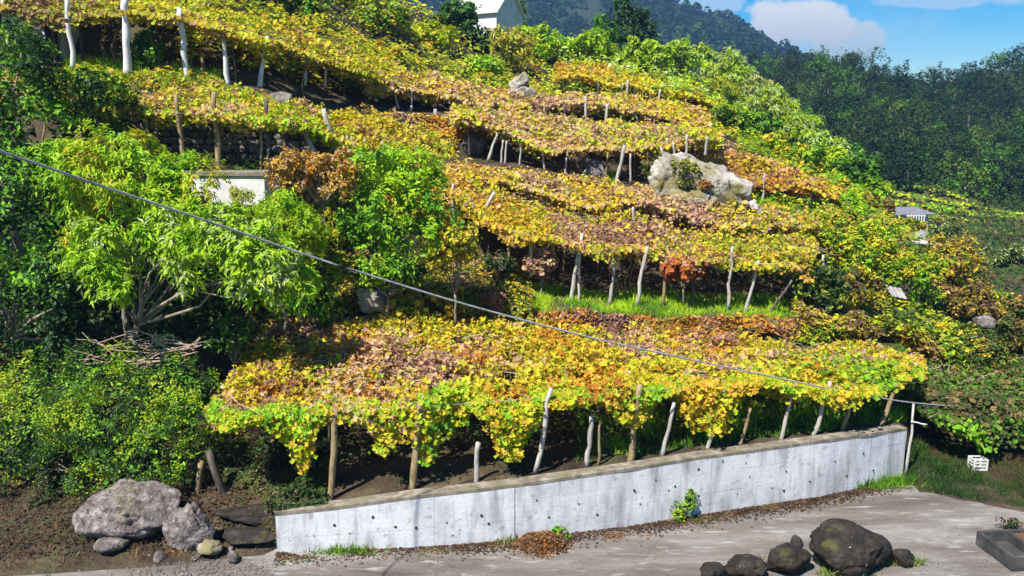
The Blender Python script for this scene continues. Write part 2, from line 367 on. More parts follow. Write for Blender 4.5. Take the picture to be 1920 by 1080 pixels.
add([(-300,90,43),(100,105,43),(300,118,43.5),(500,140,45),(600,170,48),(720,190,53),(900,208,59),(1000,216,62),(1100,225,64.5),(1240,236,65.5),(1330,246,66.5),(1420,285,67.5),(1490,325,67.5),(1560,375,67),(1640,450,65)])
add([(-300,-80,46),(100,-45,46.5),(300,-10,47.5),(500,55,50),(700,115,58),(900,165,68),(1060,188,72),(1250,196,74),(1320,215,75),(1400,260,74.5),(1470,310,74),(1540,370,73),(1620,440,70)])
add([(-300,-100,51),(100,-65,51),(300,-30,52),(500,35,55),(700,95,64),(900,148,74),(1060,170,78),(1250,184,79),(1320,205,79),(1400,252,79),(1470,305,78),(1530,360,77),(1600,430,74)])
add([(-300,-330,64),(100,-280,66),(300,-220,68),(500,-120,72),(700,-20,80),(860,55,88),(960,92,91),(1060,108,91),(1200,128,91),(1300,150,90),(1390,205,88),(1460,270,86),(1520,330,84),(1590,410,80)])
NC = 190; SUB = 5
def resample(a):
    us = np.linspace(0, 1, NC); px = a[0, 0] + us * (a[-1, 0] - a[0, 0])
    py = np.interp(px, a[:, 0], a[:, 1]); Y = np.interp(px, a[:, 0], a[:, 2])
    p = np.array([P(x, y, d) for x, y, d in zip(px, py, Y)])
    return p
R = [resample(a) for a in L]
def curl(p, k):
    e = p[-1]; lag = [(2.0, 7, -1.2), (4.5, 20, -6), (8, 45, -16)]
    if k < 3: lag = [(3, 2, 0), (10, 6, 0), (40, 20, -1)]
    return np.vstack([p] + [e + np.array(v) for v in lag])
R = [curl(p, k) for k, p in enumerate(R)]
last = R[-1].copy(); R.append(last + np.array((0, 14, -4))); R.append(last + np.array((0, 45, -25)))
rows = []
for i in range(len(R) - 1):
    for s in range(SUB):
        t = s / SUB; rows.append(R[i] * (1 - t) + R[i + 1] * t)
rows.append(R[-1])
G = np.array(rows)
nzv = fbm(G, 1.6, 3, 3) - 0.5
amp = np.full(G.shape[:2], 0.5); amp[:SUB + 1] = 0.04
amp[SUB:2 * SUB] = 0.15
G[..., 2] += nzv * amp; G[..., 1] += (fbm(G, 1.3, 31, 3) - 0.5) * amp * 1.2
nr, nc = G.shape[:2]
ii, jj = np.meshgrid(np.arange(nr - 1), np.arange(nc - 1), indexing='ij')
quads = np.stack([ii * nc + jj, ii * nc + jj + 1, (ii + 1) * nc + jj + 1, (ii + 1) * nc + jj], -1).reshape(-1, 4)
terr = mesh_np('terraced_hillside', G.reshape(-1, 3), quads.ravel(), np.arange(len(quads)) * 4, M_SOIL, smooth=True); tag(terr, kind='structure')
bvh = BVHTree.FromPolygons([tuple(v) for v in G.reshape(-1, 3)], [tuple(q) for q in quads])
def hit(px, py):
    r = Vector(ray(px, py)).normalized(); h = bvh.ray_cast(Vector((0, 0, CAM_H)), r)
    return np.array(h[0]) if h[0] is not None else None
def drop(x, y, z=80.0, default=0.0):
    h = bvh.ray_cast(Vector((x, y, z)), Vector((0, 0, -1))); return h[0].z if h[0] is not None else default
def band_sample(i0, s0, i1, s1, n, j0=0.0, j1=1.0):
    """n random points on the sheet between line i0+s0 and i1+s1, columns j0..j1 of the width; returns points and normals"""
    a = rng.uniform((i0 + s0) * SUB, (i1 + s1) * SUB - 1e-3, n); b = rng.uniform(j0 * (nc - 1), j1 * (nc - 1) - 1e-3, n)
    i = a.astype(int); j = b.astype(int); s = (a - i)[:, None]; t = (b - j)[:, None]
    p = G[i, j] * (1 - s) * (1 - t) + G[i + 1, j] * s * (1 - t) + G[i, j + 1] * (1 - s) * t + G[i + 1, j + 1] * s * t
    nn = np.cross(G[i, j + 1] - G[i, j], G[i + 1, j] - G[i, j]); nn = norm(nn); nn *= np.sign(nn[:, 2:3] + 1e-9)
    return p, nn
def pix(p):
    d = p - np.array((0, 0, CAM_H)); f = d[:, 1] * CP - d[:, 2] * SP; u = d[:, 1] * SP + d[:, 2] * CP
    return 960 + F * d[:, 0] / f, 540 - F * u / f

# road and valley ground
def sheet(name, x0, x1, y0, y1, z, mat, n=60, amp=0.03):
    xs = np.linspace(x0, x1, n); ys = np.linspace(y0, y1, n); X, Yy = np.meshgrid(xs, ys, indexing='ij')
    p = np.stack([X, Yy, np.full_like(X, z)], -1); p[..., 2] += (fbm(p * np.array((.4, 1, 1)), 1.3, 5, 3) - 0.6) * amp
    i, j = np.meshgrid(np.arange(n - 1), np.arange(n - 1), indexing='ij')
    q = np.stack([i * n + j, (i + 1) * n + j, (i + 1) * n + j + 1, i * n + j + 1], -1).reshape(-1, 4)
    o = mesh_np(name, p.reshape(-1, 3), q.ravel(), np.arange(len(q)) * 4, mat, smooth=True); return tag(o, kind='structure')
sheet('dirt_road', -45, 60, -6, 33, 0.0, M_ROAD, 110, 0.10)
sheet('ground', -1450, 1450, -350, 1380, -17.0, M_HILL, 40, 0.0)

# ------------------------------------------------------------------ far valley side: fields, wooded hill, mountain
def loft(name, lines, mat, n=120, sub=4, amp=0.0, nscale=10, x0=None, x1=None):
    Rr = []
    for a in lines:
        a = np.array(a, float); px = np.linspace(a[0, 0], a[-1, 0], n)
        Rr.append(np.array([P(x, np.interp(x, a[:, 0], a[:, 1]), np.interp(x, a[:, 0], a[:, 2])) for x in px]))
    rows = []
    for i in range(len(Rr) - 1):
        for s in range(sub): rows.append(Rr[i] * (1 - s / sub) + Rr[i + 1] * s / sub)
    rows.append(Rr[-1]); g = np.array(rows)
    if amp: g[..., 2] += (fbm(g, nscale, 9, 3) - 0.5) * amp
    a, b = g.shape[:2]; i, j = np.meshgrid(np.arange(a - 1), np.arange(b - 1), indexing='ij')
    q = np.stack([i * b + j, i * b + j + 1, (i + 1) * b + j + 1, (i + 1) * b + j], -1).reshape(-1, 4)
    o = mesh_np(name, g.reshape(-1, 3), q.ravel(), np.arange(len(q)) * 4, mat, smooth=True); tag(o, kind='structure')
    return o, g
_, g_field = loft('valley_field', [
    [(1350,760,56),(2400,800,56)], [(1350,640,66),(1800,640,66),(2400,690,66)], [(1350,560,78),(1860,555,78),(2400,600,78)],
    [(1350,500,92),(1800,500,92),(1920,495,92),(2400,520,92)], [(1350,452,104),(1920,462,104),(2400,480,104)],
    [(1350,438,112),(1640,432,112),(1920,448,112),(2400,470,112)], [(1350,412,122),(1640,412,122),(1920,428,122),(2400,450,122)],
    [(1350,390,132),(1640,385,132),(1920,415,132),(2400,440,132)], [(1350,340,150),(1640,348,150),(1920,400,150),(2400,440,150)]], M_FIELD, 120, 4, 0.6, 4)
def hillrow(f, Y): return [(x, y, Y) for x, y in f]
_, g_wood = loft('wooded_hill', [
    hillrow([(1200,380),(1640,385),(1920,430),(2500,470)], 150), hillrow([(1200,300),(1640,320),(1920,370),(2500,400)], 180),
    hillrow([(1200,230),(1560,240),(1720,260),(1920,270),(2500,300)], 220), hillrow([(1200,200),(1400,195),(1600,196),(1740,210),(1920,196),(2500,170)], 260),
    hillrow([(1100,180),(1380,160),(1440,152),(1500,138),(1600,140),(1700,172),(1760,176),(1810,155),(1920,135),(2500,80)], 300),
    hillrow([(1100,200),(1920,200),(2500,160)], 380)], M_HILL, 120, 4, 6, 18)
_, g_mt = loft('mountain', [
    hillrow([(500,240),(1500,240),(1700,230)], 500), hillrow([(500,110),(960,120),(1250,130),(1420,140),(1520,150),(1700,190)], 640),
    hillrow([(500,0),(900,20),(1100,50),(1250,60),(1360,85),(1450,118),(1520,135),(1700,185)], 800),
    hillrow([(300,-190),(800,-110),(1000,-70),(1150,-40),(1250,0),(1330,30),(1390,48),(1440,80),(1490,100),(1540,122),(1700,180)], 960),
    hillrow([(300,0),(1000,100),(1700,230)], 1300)], M_HILL, 120, 5, 16, 60)

# ------------------------------------------------------------------ plants
def clump_leaves(cl, n, shell=0.55, flat=1.0):
    """cl: list of (centre, radius); n leaves shared by radius^2 -> positions, outward normals"""
    c = np.array([k[0] for k in cl]); r = np.array([k[1] for k in cl])
    pick = rng.choice(len(cl), n, p=r ** 2 / np.sum(r ** 2))
    d = norm(rng.normal(0, 1, (n, 3))); d[:, 2] = np.abs(d[:, 2]) * np.where(rng.random(n) < 0.72, 1, -1); d = norm(d)
    rad = r[pick] * (shell + (1.12 - shell) * rng.random(n) ** 0.6)
    pos = c[pick] + d * rad[:, None] * np.array((1, 1, flat))
    rm = float(np.mean(r))
    pos += (np.stack([fbm(pos, rm * 1.1, 50 + k, 2) for k in range(3)], -1) - 0.5) * (r[pick] * 1.5)[:, None]
    pos += (np.stack([fbm(pos, rm * 0.4, 70 + k, 2) for k in range(3)], -1) - 0.5) * (r[pick] * 0.9)[:, None]
    keep = fbm(pos, rm * 0.55, 90, 2) > 0.40
    pos = pos[keep]; d = d[keep]
    return pos, d
def ell_clumps(ctr, rad, k, rel=0.38, seed=0, low=0.15):
    out = []
    for _ in range(k):
        d = norm(rng.normal(0, 1, 3)); 
        if d[2] < -0.3 and rng.random() > low: d[2] = -d[2]
        f = rng.uniform(0.35, 0.98)
        m = min(rad) * rel * rng.uniform(0.5, 1.25)
        out.append((np.array(ctr) + d * np.array(rad) * f, m))
    return out
def plant(name, label, cat, base, clumps, nleaf, size, names, mat=None, kind='oval', nscale=None, seed=0, trunk_r=0.08, limbs=True, bark=None, group=None,
          up=0.5, jit=0.5, jitter=0.22, trunk_name='trunk', fork=0.35, flat=1.0, shell=0.55, limb_max=14, contrast=2.2):
    mat = mat or M_GREEN; base = np.asarray(base, float)
    t = thing(name, label, cat, base, group)
    pos, d = clump_leaves(clumps, nleaf, shell, flat)
    rr = float(np.mean([c[1] for c in clumps]))
    tint = pal(pos, names, nscale or rr * 1.5, seed, jitter, contrast=contrast)
    leaf_mesh('crown', pos, d + np.array((0, 0, up)), size, tint, mat, t, kind, axis=d + np.array((0, 0, -0.35)) if kind == 'lance' else None, jit=jit)
    if limbs:
        cen = np.mean([c[0] for c in clumps], axis=0); top = base + (cen - base) * fork
        V, Fc = tubes([(bent(base - np.array((0, 0, 0.25)), top, 5, 0.04), np.linspace(trunk_r, trunk_r * 0.75, 5))], 8)
        mesh_py(trunk_name, V, Fc, bark or M_BARK, t, True)
        sel = clumps if len(clumps) <= limb_max else [clumps[i] for i in rng.choice(len(clumps), limb_max, replace=False)]
        V, Fc = tubes([(bent(top, c[0], 6, 0.06), np.linspace(trunk_r * 0.5, trunk_r * 0.12, 6)) for c in sel], 6)
        mesh_py('limb', V, Fc, bark or M_BARK, t, True)
    return t
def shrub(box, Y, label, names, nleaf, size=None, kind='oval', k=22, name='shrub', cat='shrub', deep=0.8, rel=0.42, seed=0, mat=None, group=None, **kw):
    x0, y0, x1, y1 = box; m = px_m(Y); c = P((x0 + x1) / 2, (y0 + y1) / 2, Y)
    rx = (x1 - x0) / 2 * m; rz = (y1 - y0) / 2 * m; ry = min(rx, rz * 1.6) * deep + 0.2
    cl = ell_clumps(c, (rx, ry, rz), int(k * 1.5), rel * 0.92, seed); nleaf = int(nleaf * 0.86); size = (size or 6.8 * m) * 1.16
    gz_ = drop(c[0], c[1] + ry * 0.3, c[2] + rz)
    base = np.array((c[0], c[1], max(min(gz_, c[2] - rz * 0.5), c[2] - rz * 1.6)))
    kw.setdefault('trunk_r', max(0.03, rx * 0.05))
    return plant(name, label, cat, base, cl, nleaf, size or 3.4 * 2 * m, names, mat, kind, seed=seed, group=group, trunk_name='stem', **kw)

# ------------------------------------------------------------------ vine pergolas
def surf(front, back, n, u0=0.0, u1=1.0, v0=0.0, v1=1.0):
    fr = np.array([P(*p) for p in front]); bk = np.array([P(*p) for p in back])
    def arc(a):
        s = np.concatenate([[0], np.cumsum(np.linalg.norm(np.diff(a, axis=0), axis=1))]); return s / s[-1], s[-1]
    sf, lf_ = arc(fr); sb, lb = arc(bk)
    u = rng.uniform(u0, u1, n); v = rng.uniform(v0, v1, n)
    f = np.stack([np.interp(u, sf, fr[:, k]) for k in range(3)], -1); b = np.stack([np.interp(u, sb, bk[:, k]) for k in range(3)], -1)
    return f * (1 - v[:, None]) + b * v[:, None], u, v, (lf_ + lb) / 2 * np.mean(np.linalg.norm(f - b, axis=1))
def ragged(p, v, seed):
    q = p * np.array((1, 0.25, 0.1)); w = np.clip(1 - v * 2.2, 0, 1)
    p[:, 1] += ((fbm(q, 1.7, seed + 101, 3) - 0.5) * 2.0) * w; p[:, 2] += ((fbm(q, 2.1, seed + 111, 3) - 0.5) * 1.1) * (w * .7 + .3)
def vine(label, front, back, dens, size, names, seed, drape=0.8, spots=(), lump=0.5, gap=0.34, nscale=2.6, stems=8, group='vines trained over the terrace pergolas', drape_names=None, thick=0.35, contrast=2.4, drape_n=1.0, drape_u=None, lk='vine'):
    size *= 0.80; dens *= 1.45
    _, _, _, area = surf(front, back, 200); n = int(area * dens * 0.9)
    p, u, v, _ = surf(front, back, n)
    ragged(p, v, seed)
    h = fbm(p, 2.4, seed + 5, 2) - 0.5; h2 = fbm(p, 0.75, seed + 9, 2) - 0.5
    p[:, 2] += h * lump * 1.6 + h2 * lump * 1.5 + rng.uniform(-thick, thick * 0.4, n)
    e = rng.normal(0, 0.12, (n, 3)); p += e
    keep = fbm(p * np.array((1, 1, 0.2)), 1.1, seed + 21, 3) > gap
    p = p[keep]; u = u[keep]; v = v[keep]
    q = p.copy(); q[:, 2] *= 0.3
    # slope of the lumps gives the leaves their facing
    dx = (fbm(q + np.array((.25, 0, 0)), 0.75, seed + 9, 2) - fbm(q - np.array((.25, 0, 0)), 0.75, seed + 9, 2)) * 3 * lump
    dy = (fbm(q + np.array((0, .25, 0)), 0.75, seed + 9, 2) - fbm(q - np.array((0, .25, 0)), 0.75, seed + 9, 2)) * 3 * lump
    nr_ = np.stack([-dx, -dy - 0.25, np.ones(len(p))], -1)
    cen = np.mean([P(*k) for k in front], axis=0)
    t = thing('grapevine', label, 'grapevine', cen - np.array((0, 0, 2.2)), group)
    tint = pal(p, names, nscale, seed, 0.16, 0.34, contrast=contrast)
    def apply_spots(pp, tt):
        for (sx, sy, sY, r, cn, prob) in spots:
            d = np.linalg.norm((pp - P(sx, sy, sY)) * np.array((1, 0.55, 1)), axis=1) / r
            m = rng.random(len(pp)) < prob * np.clip(1.4 - d * 1.2 + (fbm(pp, 0.8, seed + 77, 2) - .5) * 1.2, 0, 1)
            tt[m] = pal(pp[m], cn, 0.8, seed + 3)
        return tt
    tint = apply_spots(p, tint)
    leaf_mesh('canopy', p, nr_, size, tint, M_LEAF, t, lk, jit=0.65)
    if drape:
        fr = np.array([P(*k) for k in front]); ln = np.sum(np.linalg.norm(np.diff(fr, axis=0), axis=1)); n = int(ln * dens * 0.9 * drape * drape_n)
        p, u, _, _ = surf(front, back, n, v0=-0.02, v1=0.06)
        ragged(p, np.zeros(n), seed)
        fld = np.clip((fbm(p * np.array((1, .2, .2)), 1.3, seed + 40, 3) - 0.36) * 3.2, 0.15, 1.25)
        fld = fld * (np.interp(u, np.linspace(0, 1, len(drape_u)), drape_u) if drape_u else 1.0)
        p[:, 2] -= rng.random(n) * fld * drape - 0.15; p[:, 1] += rng.normal(0, 0.18, n); p[:, 0] += rng.normal(0, 0.1, n)
        tint = apply_spots(p, pal(p, drape_names or names, nscale * 0.6, seed + 60, 0.25))
        leaf_mesh('hanging_shoot', p, np.tile((0, -0.9, 0.55), (n, 1)), size * 0.95, tint, M_LEAF, t, lk, axis=np.tile((0, -0.3, -1.0), (n, 1)))['kind'] = 'stuff'
    # stray shoots standing up out of the canopy and bare canes lying through it
    k_ = int(max(25, area * 0.7)); p0, u0, v0, _ = surf(front, back, k_); ragged(p0, v0, seed); dirs = norm(rng.normal(0, 1, (k_, 3)) * np.array((1, 1, .4)) + np.array((0, -.5, .9)))
    ln_ = rng.uniform(.25, .75, k_) * (1 + size); tt = np.tile(np.linspace(0.1, 1, 9), k_)[:, None]
    ps = np.repeat(p0, 9, 0) + np.repeat(dirs, 9, 0) * tt * np.repeat(ln_, 9)[:, None] - np.array((0, 0, .45)) * tt ** 2 * np.repeat(ln_, 9)[:, None] + rng.normal(0, .05, (k_ * 9, 3))
    leaf_mesh('shoot', ps, np.repeat(dirs, 9, 0) * .3 + np.array((0, -.3, .8)), size * .8, pal(ps, drape_names or names, nscale * .5, seed + 8, .25), M_LEAF, t, lk, jit=.7)['kind'] = 'stuff'
    cps = []
    for q in p0[:min(k_, 70)]:
        e_ = q + np.array((rng.normal(0, 1.0), rng.normal(0, .8), rng.normal(0, .12))); cps.append((bent(q + np.array((0, 0, .08)), e_ + np.array((0, 0, .10)), 6, .07), np.linspace(.020, .009, 6)))
    V, Fc = tubes(cps, 4); mesh_py('cane', V, Fc, M_DRYTWIG, t)['kind'] = 'stuff'
    # bare vine stems between ground and canopy
    for k in range(stems):
        q, _, _, _ = surf(front, back, 1, v0=0.08, v1=0.4); q = q[0]; z = drop(q[0], q[1], q[2] - 0.3)
        if q[2] - z < 0.4 or q[2] - z > 4: continue
        a = np.array((q[0] + rng.normal(0, .25), q[1], z - 0.1))
        V, Fc = tubes([(bent(a, q, 7, 0.07), np.linspace(0.045, 0.022, 7))], 6)
        mesh_py('vine_stem', V, Fc, M_POSTD if k % 3 else M_POSTB, t, True)
    return t
POSTM = {'w': M_POSTW, 'b': M_POSTB, 'd': M_POSTD, 'c': M_WHITE}
def pergola(label, posts, Yfun, front, back=None, nwire=4):
    """posts: (x_base, y_base, x_top, y_top, width_px, material[, Y])"""
    fr0 = P(*front[len(front) // 2])
    t = thing('pergola', label, 'pergola', fr0 - np.array((0, 0, 2.2)), 'pergolas on the terraces')
    for q in posts:
        xb, yb, xt, yt, w, mk = q[:6]; Y = q[6] if len(q) > 6 else Yfun(xb)
        a = P(xb, yb, Y); b = P(xt, yt, Y - 0.12)
        a = a + (a - b) / np.linalg.norm(a - b) * 0.35
        r = w * px_m(Y) / 2
        pts = bent(a, b, 8, 0.011); rad = np.linspace(r * 1.05, r * 0.82, 8) * rng.uniform(0.86, 1.14, 8)
        V, Fc = tubes([(pts, rad)], 8); mesh_py('post', V, Fc, POSTM[mk], t, True)
    fr = [P(*k) for k in front]
    paths = [(np.array(fr) - np.array((0, 0, 0.05)), 0.008)]
    if back is not None:
        for s in np.linspace(0.03, 0.97, nwire * 3):
            f, _, _, _ = surf(front, back, 1, s, s, 0, 0); g, _, _, _ = surf(front, back, 1, s, s, 1, 1)
            paths.append((np.array([f[0], g[0]]) - np.array((0, 0, 0.1)), 0.006))
    V, Fc = tubes(paths, 4); mesh_py('wire', V, Fc, M_WIRE, t)
    return t

wy = lambda x: float(np.interp(x, [w[0] for w in WALL_FOOT], wf[:, 1])) + WT + 0.35
F1 = [(395,772,wy(520)+.2),(520,775,wy(520)),(640,768,wy(640)),(780,760,wy(780)),(900,752,wy(900)),(1030,742,wy(1030)),(1190,730,wy(1190)),(1360,722,wy(1360)),(1550,722,wy(1550)),(1725,715,wy(1690)+.3)]
B1 = [(470,655,31),(600,600,33),(700,580,33.8),(900,596,34.6),(1000,612,34.8),(1200,624,35),(1460,640,36.2),(1600,655,37),(1725,668,37.5)]
vine('golden grapevine canopy with pink and orange leaves over the pergola above the pale concrete wall', F1, B1, 142, 0.178,
     ['mauve','pink','tan','gold','yellow','lime','yellow','lime','yellow','gold','orange'], 1, 1.25, spots=[
      (700,690,27,2.4,['pink','tan','pink','mauve'],.75),(620,660,29,1.8,['orange','pink','gold'],.7),(880,660,29,1.3,['orange','rust','pink'],.8),(1150,745,24,1.0,['orange','rust','gold'],.9),
      (560,830,24.5,1.6,['lime','yellow','bright'],.8),(700,840,24.5,1.3,['lime','bright','fresh'],.8),(850,800,25,1.2,['lime','fresh','green'],.8),(1320,630,34,2.2,['mauve','pink','orange'],.75),(1180,630,34,1.5,['mauve','pink'],.6),
      (1600,690,30,3.0,['lime','bright','green','gold'],.75),(1480,730,28,1.6,['lime','yellow','fresh'],.7),(1650,720,30,2,['green','fresh','lime'],.7),(480,760,25,1.2,['dry','pink','gold'],.7),(540,700,28,1.5,['rust','dry','pink'],.5)],
     lump=0.5, stems=16, drape_names=['gold','yellow','lime','lime','yellow','bright','fresh'], drape_n=3.0, lk='lobed', drape_u=[2.0,2.0,2.0,1.75,1.25,.9,.75,.7])
pergola('pergola of bleached leaning posts standing along the top of the pale concrete wall', [
    (620,936,630,765,15,'b'),(773,917,788,755,14,'b'),(893,905,897,830,11,'w'),(1006,872,1034,728,10,'w'),(1103,860,1109,780,10,'w'),(1122,858,1125,790,6,'b'),
    (1181,862,1201,720,13,'b'),(1245,842,1264,755,9,'w'),(1328,836,1358,730,9,'w'),(1390,828,1407,765,8,'b'),(1466,816,1486,735,8,'w'),(1528,808,1557,715,9,'w'),(1582,800,1602,735,9,'b'),(1655,788,1682,720,10,'b'),
    (435,962,390,845,16,'d',25.0),(367,962,377,865,13,'b',25.0),(545,900,548,800,8,'d',28),(700,880,703,790,8,'d',28.5),(845,850,850,780,8,'d',29),(1060,820,1066,750,8,'d',30),(1420,790,1428,735,8,'d',32)], wy, F1, B1, 6)

F2 = [(842,352,42),(880,388,39.5),(930,420,37.6),(985,442,36.6),(1050,456,36.2),(1200,474,36.2),(1300,486,36.4),(1400,490,36.9),(1520,502,37.8)]
B2 = [(845,318,44.5),(890,322,45.2),(940,326,45.8),(1000,334,46.5),(1100,346,47.2),(1200,358,47.8),(1300,384,47.8),(1400,402,48.5),(1540,420,48.5)]
y2 = lambda x: float(np.interp(x, [850,900,980,1200,1400,1500], [41.5,38.6,36.8,36.2,36.9,37.6])) + 0.1
def between(fr, bk, t, dz=0.0, n=9):
    out = []
    for k in range(n):
        uu_ = k / (n - 1); f, _, _, _ = surf(fr, bk, 1, uu_, uu_, t, t); x_, y_ = pix(f + np.array((0, 0, dz))); out.append((float(x_[0]), float(y_[0]), float(f[0, 1])))
    return out
M2a, M2b = between(F2, B2, 0.47), between(F2, B2, 0.50, 0.55)
vine('yellow edged grapevine canopy directly over the bright grass strip', F2, M2a, 150, 0.19, 
     ['mauve','gold','yellow','lime','neon','yellow','pink','gold'], 2, 0.8, spots=[(1080,430,38,1.6,['pink','tan','mauve'],.6),(1010,440,37,1,['gold','yellow'],.6),(1450,470,39,3,['gold','olive','lime'],.6),(1250,450,39,2,['pink','tan','mauve'],.6),(950,400,39,1.5,['yellow','orange','gold'],.7)], stems=14, lk='lobed')
vine('dusty pink grapevine canopy in the middle of the slope above the yellow edged one', M2b, [(x_, y_ - 6, Y_) for x_, y_, Y_ in B2], 140, 0.19,
     ['mauve','pink','tan','lime','yellow','yellow','gold','pink'], 12, 0.55, spots=[(1230,400,44,3,['pink','mauve','tan'],.7),(1450,425,44,3,['gold','olive','lime'],.6),(900,340,43,2,['yellow','gold'],.6),(1100,370,45,2.5,['yellow','gold'],.6)], stems=3)
pergola('pergola of thin pale posts rising from the bright grass strip', [
    (955,542,953,455,6,'b'),(995,505,993,432,7,'w'),(1068,566,1092,438,8,'w'),(1084,566,1086,470,6,'w'),(1144,560,1153,484,7,'w'),(1195,564,1214,462,8,'w'),(1243,560,1251,480,6,'b'),(1297,562,1303,520,6,'d'),
    (1365,570,1373,462,6,'w'),(1399,580,1423,488,7,'w'),(1445,582,1485,525,6,'d'),(884,448,927,360,8,'w'),(850,400,849,345,6,'w'),(1187,424,1187,388,5,'w',41),(1541,522,1544,478,6,'w',38.5),(1120,545,1121,480,4,'d',39),(1330,545,1331,500,4,'d',40)], y2, F2, B2)

F3 = [(850,228,48),(900,240,48),(940,254,48),(1000,278,48.3),(1100,288,48.6),(1200,282,49.2),(1240,270,49.6),(1300,262,50.2),(1350,270,50.8)]
B3 = [(850,206,54),(950,214,56.5),(1100,228,59.3),(1240,240,60.3),(1350,258,61)]
F3 = [(a, b - 6, q) for a, b, q in F3]; B3 = [(a, b - 4, q) for a, b, q in B3]
y3 = lambda x: float(np.interp(x, [850,1000,1200,1350,1540], [48,48.2,49,50.2,51.5])) + 0.1
vine('yellow and dusty pink grapevine canopy left of and above the large pale rock outcrop', F3, B3, 95, 0.235,
     ['pink','tan','yellow','lime','neon','yellow','gold','pink'], 3, 0.5, stems=10, spots=[(1220,262,54,2.5,['tan','olive','straw'],.6),(1080,262,54,4,['pink','tan','mauve'],.6),(960,230,52,2.5,['pink','tan'],.5)])
pergola('pergola of short pale posts at the dark opening left of the large rock outcrop', [
    (918,292,933,248,6,'w'),(940,303,943,262,4,'w'),(947,303,950,264,4,'w'),(1156,342,1171,272,7,'w'),(1182,335,1182,288,4,'w'),(1252,318,1239,276,6,'w'),(1268,306,1262,266,5,'w'),(1287,305,1288,252,5,'w'),(1323,282,1326,256,5,'w'),(880,285,878,240,4,'d'),(1215,335,1214,285,4,'d'),(1100,330,1102,288,4,'d'),(1060,322,1064,284,4,'w'),(1020,312,1018,276,4,'w'),(975,306,978,262,4,'w'),(1135,336,1140,285,4,'b')], y3, F3, B3)
F3b = [(1310,312,50.3),(1370,342,50.2),(1450,350,50.6),(1510,358,51),(1570,372,51.5)]
B3b = [(1310,276,56),(1400,290,57.5),(1480,318,58),(1590,365,58)]
vine('rusty orange grapevine canopy right of the large pale rock outcrop', F3b, B3b, 100, 0.235, ['dry','rust','orange','gold','pink','gold','brown','yellow'], 4, 0.5, stems=6, spots=[(1540,350,55,2.0,['yellow','lime','gold'],.7)])
pergola('pergola of thin posts at the dark opening right of the large rock outcrop', [
    (1382,368,1382,342,4,'w'),(1398,374,1398,345,4,'b'),(1430,382,1434,325,5,'w'),(1470,388,1468,352,4,'d'),(1506,400,1526,350,6,'w'),(1452,384,1452,350,3,'d')], y3, F3b, B3b, 3)

F4 = [(690,168,49),(780,182,53),(900,205,57),(1000,212,60),(1100,204,61),(1180,214,61.6),(1250,232,62),(1330,246,63)]
B4 = [(700,140,56),(800,150,62),(900,172,66),(1000,186,69),(1080,188,71),(1200,192,73),(1320,212,74)]
F4 = [(a, b - 8, q) for a, b, q in F4]; B4 = [(a, b - 6, q) for a, b, q in B4]
y4 = lambda x: float(np.interp(x, [690,900,1100,1250], [49.5,57.5,61,62])) + 0.1
vine('gold grapevine canopy crossing the slope below the pale upper rock', F4, B4, 75, 0.27, ['pink','tan','yellow','lime','gold','yellow','pink','rust','tan'], 5, 0.5, stems=4, spots=[(1030,200,64,4,['mauve','pink','tan'],.75),(880,190,60,3,['pink','tan','gold'],.6),(1150,205,66,3,['pink','tan','lime'],.5),(1270,225,65,4,['yellow','gold','lime'],.7)])
pergola('pergola of short white posts below the uppermost yellow vine band', [
    (1099,236,1097,180,5,'w'),(1135,243,1138,195,6,'w'),(1200,240,1190,212,4,'w'),(1165,243,1164,205,3,'w'),(1020,232,1021,200,4,'b'),(960,228,959,195,4,'w'),(925,222,927,192,3,'b'),(870,222,868,188,4,'w'),(1225,246,1226,222,3,'w'),(765,228,771,198,7,'w',52),(816,243,816,204,7,'w',53),(678,228,681,200,5,'w',47),(745,196,737,160,4,'w',51),(772,196,771,165,4,'w',52),(1060,222,1060,195,4,'d')], y4, F4, B4)
F5 = [(1040,148,73),(1100,155,73),(1200,172,73.6),(1300,190,74.4),(1350,205,75)]
B5 = [(1045,124,84),(1130,130,86),(1230,152,86),(1310,176,84),(1360,196,82)]
F5 = [(a, b - 6, q) for a, b, q in F5]; B5 = [(a, b - 4, q) for a, b, q in B5]
y5 = lambda x: 73.3
vine('clear yellow grapevine band on the highest terrace below the ridge shrubs', F5, B5, 60, 0.30, ['gold','yellow','yellow','yellow','lime'], 6, 0.3, stems=3, spots=[(1070,128,82,5,['orange','rust','gold'],.7)])
pergola('pergola of tiny thin posts under the highest yellow vine band', [
    (1120,184,1122,150,5,'w'),(1159,184,1169,156,4,'w'),(1174,188,1177,150,5,'w'),(1233,202,1238,168,5,'w'),(1063,174,1064,148,4,'b'),(1090,178,1091,152,3,'b'),(1205,192,1205,168,3,'b'),(1218,196,1219,172,3,'b'),(1140,184,1139,158,3,'d'),(1190,190,1190,164,3,'d'),(1285,208,1286,185,4,'b'),(1078,176,1078,152,3,'d')], y5, F5, B5, 3)

